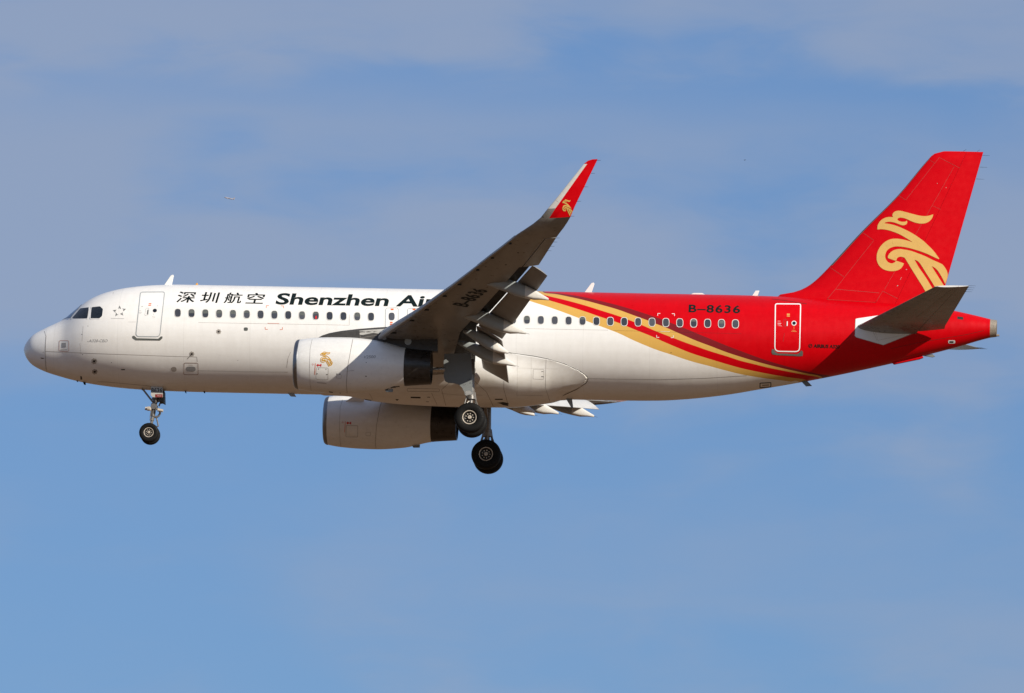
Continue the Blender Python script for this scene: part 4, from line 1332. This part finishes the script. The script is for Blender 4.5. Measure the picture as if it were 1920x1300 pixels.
    if near:
        add_marks(bm, [T2], polys=[oval(765, 640.4, 13, 13.6, 2), oval(720.6, 634.6, 8, 6, 2)], mi=1, off=.006)
        add_marks(bm, [T2], polys=[[(674, 620.5), (690, 619), (728, 616.5), (720, 621), (710, 626), (700, 624.4), (680, 628.4), (675, 628)]], mi=3, off=.005)
        add_marks(bm, [T2], lines=[([(676, 634), (674, 624), (708, 619)], .5), ([(676, 634), (712, 628)], .5), ([(732, 630), (821, 634)], .5)], mi=2, off=.006)
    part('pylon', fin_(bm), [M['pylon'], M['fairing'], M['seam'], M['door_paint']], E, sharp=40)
    # strake on the inboard cowl and drain mast under it
    bm = bmesh.new(); c = ex0 + EAX * .85
    slab(bm, [c + Vector((0, .80, .62)), c + Vector((.75, .84, .62)), c + Vector((.80, 1.14, .90)), c + Vector((.45, 1.08, .84))], (0, -.02, .02)); fixn(bm)
    part('cowl_strake', fin_(bm), M['cowl'], E)
    bm = bmesh.new(); slab(bm, [at(u, v, -5.75) for u, v in ((722, 732), (737, 729.6), (736.4, 735.2), (724, 735.4))], (0, .06, 0)); fixn(bm)
    part('drain_mast', fin_(bm), M['door_grey'], E)
    if near:
        lettering('lettering', 'V2500', (681.2, 672.4), (22.6, -.6), (.9, -5.4), [T], M['grey_mark'], E, bold=.004)
        bm = bmesh.new()
        for P in bird((612.4, 673.6), 22.5, 27.0): 
            line2(bm, P, 1.25, True, step=2.0)
        lay(bm, [T], .008)
        part('bird_emblem', bm, M['emblem_gold'], E, sharp=0)
        marks_uv = 0.0
    # warning marks (both engines carry them, the far one on its inner side)
    if near: sh = lambda u, v: (u, v); TT = [T]
    else:
        off0 = Vector(pix(ex0)); TT = None
        far0 = Vector((ex0.x, -ex0.y, ex0.z)); fpx = Vector(pix(far0)); k_ = .972
        sh = lambda u, v: (fpx.x + (u - off0.x) * k_ + 1.5, fpx.y + (v - off0.y) * k_ + 3.0)
        TT = [bvh(mirror_copy(T_prof(prof)))]
    mp = lambda P: [sh(*p) for p in P]
    marking('warning_mark', [M['redmark'], M['orange']], E, TT, polys=[mp([(593.4, 684.8), (596.4, 682.2), (597.6, 684), (601, 684), (601.4, 682.6), (603, 682.4), (602.6, 687.6), (601, 687.4), (600.8, 686), (597.4, 686), (596.2, 687.8)])],
            lines=[(mp([(591.4, 681.4), (590.3, 703)]), .9, False, 1), (mp([(585, 683.6), (586.6, 682), (588.2, 683.4), (586.8, 685.2)]), .5, True, 0)], off=.008)
    if not near:
        marking('access_panel', M['seam'], E, TT, lines=[(mp(rrect([(593.4, 689.4), (615.6, 690), (615.2, 712), (592.6, 711.4)], 2)), .6, True),
                (mp([(586, 640), (581.5, 655), (580.4, 690), (581.4, 720), (583.5, 732.6)]), .5), (mp([(662.4, 640), (658, 655), (651.6, 690), (649.4, 720), (651, 737.6)]), .7), (mp(rrect([(631.5, 702.5), (640, 702.8), (639.6, 709.6), (631, 709.2)], 1)), .4, True)], off=.008)
    return E


def T_prof(prof):
    b = bmesh.new(); lathe(b, prof, ex0, EAX, 96); fixn(b)
    return b


def mirror_copy(b): return mirror(b)


ENG = [engine(-1), engine(1)]

# ---- wheels
def wheel(name, c, r, w, hub, out, parent):
    """rim mesh with a tyre child; axle along y; out = -1 when the outer face looks to port"""
    c = Vector(c); ax = Vector((0, 1, 0))
    bm = bmesh.new()
    # rim: dished disc on both sides
    pr = []
    for s, d in ((-1, -1), (1, 1)):
        f = s * w * .40
        prof = [(f, hub * 1.08), (f - s * .0, hub * .96), (f - s * .02, hub * .90)] if s < 0 else []
    h_ = hub
    prof = [(-w*.30, .004), (-w*.46, .02), (-w*.46, h_*.22), (-w*.38, h_*.30), (-w*.22, h_*.36), (-w*.18, h_*.60), (-w*.24, h_*.80), (-w*.40, h_*.90), (-w*.42, h_*1.02), (-w*.36, h_*1.05),
            (w*.36, h_*1.05), (w*.42, h_*1.02), (w*.40, h_*.90), (w*.2, h_*.7), (w*.2, .02), (w*.2, .004)]
    mm = [0, 0, 0, 1, 1, 1, 1, 0, 0, 0, 0, 0, 0, 1, 1]
    lathe(bm, prof, c, ax, 40, mi=lambda i, j: mm[min(i, len(mm) - 1)])
    n = 9
    for k in range(n):                           # hub bolts / drive keys
        a = 2*math.pi*k/n; p = c + Vector((0, -w*.20, 0)) + Vector((math.cos(a), 0, math.sin(a))) * h_ * .56
        tube(bm, p, p + Vector((0, -w*.10, 0)), h_*.10, h_*.08, 8, 0)
    fixn(bm)
    rim = part(name, bm, [M['gold_steel'], M['rim_dark']], parent, sharp=35)
    bm = bmesh.new()
    tp = [(-w*.34, h_*1.02), (-w*.44, h_*1.10), (-w*.50, h_*1.30), (-w*.50, r*.80), (-w*.45, r*.92), (-w*.34, r*.98), (-w*.22, r), (-w*.20, r*.988), (-w*.17, r*1.0), (-w*.06, r), (-w*.04, r*.988), (-w*.01, r),
          (w*.01, r), (w*.04, r*.988), (w*.06, r), (w*.17, r), (w*.20, r*.988), (w*.22, r), (w*.34, r*.98), (w*.45, r*.92), (w*.50, r*.80), (w*.50, h_*1.30), (w*.44, h_*1.10), (w*.34, h_*1.02)]
    lathe(bm, tp, c, ax, 64); fixn(bm)
    bmesh.ops.delete(bm, geom=[f for f in bm.faces if len(f.verts) > 4], context='FACES_ONLY')
    part('tyre', bm, M['rubber'], rim, sharp=60)
    return rim


MW = at(880.9, 784.0, -4.26); NW = at(279.3, 811.6, -.25)
for s in (-1, 1):
    zoff = -.01 if s > 0 else 0.0
    y0 = 3.795 * s
    for dy in (-.4635, .4635):
        wheel('main_wheel', (MW.x, y0 + dy, MW.z + zoff), .578, .42, .265, -1, AIR)
    # leg, stays and the door that rides on the leg
    bm = bmesh.new()
    foot = Vector((MW.x, y0, MW.z + zoff)); topp = foot + Vector((-.10, .0, 2.35))
    tube(bm, foot + Vector((0, -.40, 0)), foot + Vector((0, .40, 0)), .085, .085, 16)
    tube(bm, foot + Vector((0, 0, -.05)), foot.lerp(topp, .46), .10, .10, 18)
    tube(bm, foot.lerp(topp, .36), topp, .155, .17, 18)
    tube(bm, foot.lerp(topp, .34), foot.lerp(topp, .39), .19, .19, 18)
    chain(bm, [foot + Vector((.13, 0, .10)), foot + Vector((.20, 0, .48)), foot.lerp(topp, .46) + Vector((.14, 0, 0))], .045)
    for yy in (-.12, .12):
        chain(bm, [foot + Vector((-.17, yy, .12)), foot + Vector((-.27, yy, .55)), foot.lerp(topp, .42) + Vector((-.12, yy * .6, 0))], .03, 8)
        chain(bm, [foot + Vector((.10, yy * 2.2, .2)), foot + Vector((.26, yy * 2.2, .52)), foot + Vector((.16, yy, .78))], .022, 8)
        chain(bm, [foot + Vector((-.30, yy * 2, .30)), foot + Vector((-.22, yy * 2, .55)), foot + Vector((-.08, yy, .72))], .02, 8)
    tube(bm, foot.lerp(topp, .62), Vector((topp.x, y0 - s * 1.7, topp.z - .05)), .07, .07, 12)
    tube(bm, foot.lerp(topp, .72), Vector((topp.x - .9, y0 - s * .3, topp.z)), .06, .06, 12)
    fixn(bm)
    LG = part('main_gear_leg', bm, M['steel'], AIR, sharp=35)
    yd = -4.28
    DP = [(833, 664), (883.4, 662.6), (884.6, 700), (886.4, 738.6), (884.6, 740.6), (872, 741.8), (870.4, 735), (866.6, 727.6), (861, 721.8), (852, 719), (840, 718), (834.6, 715), (832.2, 706), (831.6, 690)]
    bm = bmesh.new()
    pts = [at(u, v, yd) for u, v in DP]
    if s > 0: pts = [Vector((p.x, -p.y, p.z + zoff)) for p in pts]
    slab(bm, pts, (0, .05, 0)); fixn(bm)
    for f in bm.faces:
        if abs(f.normal.y) > .9 and f.normal.y * s < 0: f.material_index = 1      # inner face darkened, its shade put into the colour
    if s < 0:
        T3 = bvh(bm)
        add_marks(bm, [T3], polys=[oval(877.6, 712.6, 1.4, 1.2, 2), oval(880.6, 711.4, 1.6, 1.6, 2), oval(881.4, 718.4, 1.8, 1.4, 2)], lines=[([(867.6, 721.6), (871, 722.6), (873.6, 720.6)], .4)], mi=1, off=.004)
        add_marks(bm, [T3], polys=[[(870.6, 737.6), (873.6, 733.6), (880, 732.6), (884.6, 736), (884.8, 740), (872.6, 741.4)]], mi=2, off=.004)
    part('gear_door', bm, [M['door_grey'], M['dark'], M['grey_mark']], LG, sharp=30)
    bm = bmesh.new()
    if s < 0:
        p0, p1 = at(808, 693.5, -4.3), at(834, 693.0, -4.3)
        tube(bm, p0, p1, .10, .10, 16); fixn(bm)
        part('retraction_jack', bm, M['metal'], LG, sharp=35)
    else: bm.free()

# ---- nose gear
for dy in (-.25, .25): wheel('nose_wheel', (NW.x, dy, NW.z), .378, .22, .185, -1, AIR)
bm = bmesh.new()
f0 = Vector((NW.x, 0, NW.z)); tp = at(296, 722, 0)
tube(bm, f0 + Vector((0, -.22, 0)), f0 + Vector((0, .22, 0)), .055, .055, 14)
tube(bm, f0 + Vector((0, 0, -.04)), f0.lerp(tp, .5), .055, .06, 16)
tube(bm, f0.lerp(tp, .36), tp, .09, .105, 16)
tube(bm, f0.lerp(tp, .50), f0.lerp(tp, .58), .14, .14, 16)
chain(bm, [at(284, 804, 0), at(297, 799, 0), at(293.5, 784, 0), at(286.5, 780, 0)], .028)
chain(bm, [at(287, 783, 0), at(297, 781, 0), at(300.4, 775, 0), at(299, 768, 0), at(289, 765, 0)], .042)
chain(bm, [at(286.5, 757, 0), at(300.5, 752, 0), at(301, 740, 0)], .03)
for u0, v0, r_ in ((284.5, 789, .085), (288.6, 761, .12), (290.4, 750, .13)):
    p_ = at(u0, v0, 0); tube(bm, p_, p_ + (tp - f0).normalized() * .07, r_, r_, 14)
chain(bm, [at(283.5, 770, -.14), at(281.6, 782, -.12), at(283, 795, -.1)], .018, 6)
chain(bm, [at(291, 748, -.14), at(294, 760, -.13), at(291, 772, -.12)], .02, 6)
chain(bm, [at(297, 747, .1), at(301.5, 753, .1), at(298, 762, .1)], .03, 8)
for yy in (-.16, .16): chain(bm, [at(288, 756, yy), at(268.6, 731, yy * 1.6)], .035)
chain(bm, [at(267, 731, -.25), at(267, 731, .25)], .03)
lathe(bm, [(-.09, .02), (-.09, .11), (.09, .11), (.09, .02)], f0.lerp(tp, .545) + Vector((0, -.10, 0)), (0, 1, 0), 16)
fixn(bm)
NG = part('nose_gear_leg', bm, M['steel'], AIR, sharp=35)
for a, b_ in (((272.4, 766.0), (283.6, 768.4)), ((295.6, 768.8), (305.8, 770.6))):
    bm = bmesh.new(); p, q_ = at(*a, -.16), at(*b_, -.16)
    tube(bm, p, q_, .065, .055, 14); fixn(bm)
    part('steering_jack', bm, M['gold_steel'], NG)
for s in (-1, 1):
    bm = bmesh.new(); c = at(279, 766.5, s * .3); lathe(bm, [(-.05, .02), (-.05, .085), (.05, .085), (.08, .03)], c, (1, 0, 0), 14); fixn(bm)
    part('taxi_light', bm, M['gold_steel'], NG)
for s in (-1, 1):
    NDP = [(282.9, 722.6), (300.2, 723.2), (304.0, 726), (305.4, 730), (305.4, 745.2), (290.8, 745.4), (286.2, 744.8), (283, 741.6)]
    bm = bmesh.new(); pts = [at(u, v, -.42) for u, v in NDP]
    if s > 0: pts = [Vector((p.x, -p.y, p.z)) for p in pts]
    slab(bm, pts, (0, .03, 0)); fixn(bm); T4 = bvh(bm)
    D = part('nose_gear_door', bm, M['door_paint'], AIR, sharp=30)
    if s < 0:
        lettering('lettering', '8636', (283.6, 735.6), (20.6, .2), (0, -7.6), [T4], M['black'], D, bold=.012, off=.004)
        marking('placard', [paint('dark_red_placard', (.22, .012, .01), .5, var=.1)], D, [T4], polys=[[(291, 739.6), (304.8, 739.6), (304.8, 745), (291, 745)]], off=.004)
        marking('stencil', M['cone'], D, [T4], lines=[([(294.4, 742.8), (297, 742.4), (300, 742.9), (303, 742.5)], .5)], off=.007)
bm = bmesh.new(); pts = [at(u, v, 0) for u, v in ((305.6, 731), (308.6, 735), (309.2, 757.6), (304, 754.8), (300, 755.2), (300, 752.6), (305, 751))]
slab(bm, pts, (0, .55, 0)); fixn(bm)
part('nose_gear_door', bm, M['black'], AIR, sharp=30)
bm = bmesh.new(); box(bm, at(291, 727, 0) + Vector((0, 0, .1)), (.95, .62, .25)); fixn(bm)
part('gear_bay', bm, M['dark'], AIR, sharp=30)

# ------------------------------------------------------------------ far things in the sky
def far_dir(px, py): return ((px - 960) / FPX * RGT - (py - 650) / FPX * UPV + FWD)


FA = link('distant_airliner', None)
FA['label'] = 'tiny pale airliner far away, climbing left in the upper left sky'; FA['category'] = 'airliner'
FA.location = CAM_POS + far_dir(430.2, 372.3) * 36000
FA.rotation_euler = (R(13), R(13), R(4))
PALE = paint('far_hazed_paint', (.36, .34, .37), .5, var=.03)  # even grey-lilac, distance haze mixed into the paint colour


def fpart(name, bm):
    fixn(bm); o = part(name, bm, PALE, FA); return o


bm = bmesh.new(); lathe(bm, [(-18, .05), (-17.4, .9), (-16, 1.7), (-14, 2.0), (8, 2.0), (13, 1.4), (18, .3), (18.3, .05)], (0, 0, 0), (1, 0, 0), 20); fpart('fuselage', bm)
for s in (-1, 1):
    bm = bmesh.new(); slab(bm, [(-5, 1.6*s, -.8), (1.6, 1.6*s, -.8), (5.5, 17*s, .9), (4, 17*s, .9)], (0, 0, .35)); fpart('wing', bm)
    bm = bmesh.new(); slab(bm, [(13, .8*s, .6), (16.6, .8*s, .6), (18, 6*s, 1), (16.6, 6*s, 1)], (0, 0, .2)); fpart('horizontal_stabilizer', bm)
    bm = bmesh.new(); lathe(bm, [(-8, .8), (-7.8, 1.0), (-5, 1.0), (-3.4, .6)], (0, 5.7*s, -1.9), (1, 0, 0), 14); fpart('engine_nacelle', bm)
bm = bmesh.new(); slab(bm, [(11, 0, 1.5), (17.4, 0, 1), (18.6, 0, 7.4), (16.4, 0, 7.4)], (0, .3, 0)); fpart('vertical_stabilizer', bm)

# a bird, a dark speck between the winglet and the fin
bm = bmesh.new()
lathe(bm, [(-.11, .004), (-.085, .022), (-.05, .030), (.0, .040), (.06, .034), (.11, .014), (.17, .018), (.172, .004)], (0, 0, 0), (1, 0, .05), 12)
for s in (-1, 1):
    for a, b_ in (((0, .03, .0), (.01, .15, .035)), ((.01, .15, .035), (.05, .30, .0))):
        w0, w1 = (.09, .08) if a[1] < .1 else (.08, .02)
        slab(bm, [(a[0] - w0/2, a[1]*s, a[2]), (a[0] + w0/2, a[1]*s, a[2]), (b_[0] + w1/2, b_[1]*s, b_[2]), (b_[0] - w1/2, b_[1]*s, b_[2])], (0, 0, .008))
fixn(bm)
me = bpy.data.meshes.new('bird'); bm.to_mesh(me); bm.free(); me.materials.append(paint('dark_feathers', (.05, .045, .04), .8, var=.2, scale=20))
bird_o = link('bird', me); bird_o.location = CAM_POS + far_dir(1396.3, 300.4) * 1450
bird_o.rotation_euler = (0, 0, R(25))
bird_o['label'] = 'tiny dark bird high in the sky between winglet and red tail fin'; bird_o['category'] = 'bird'
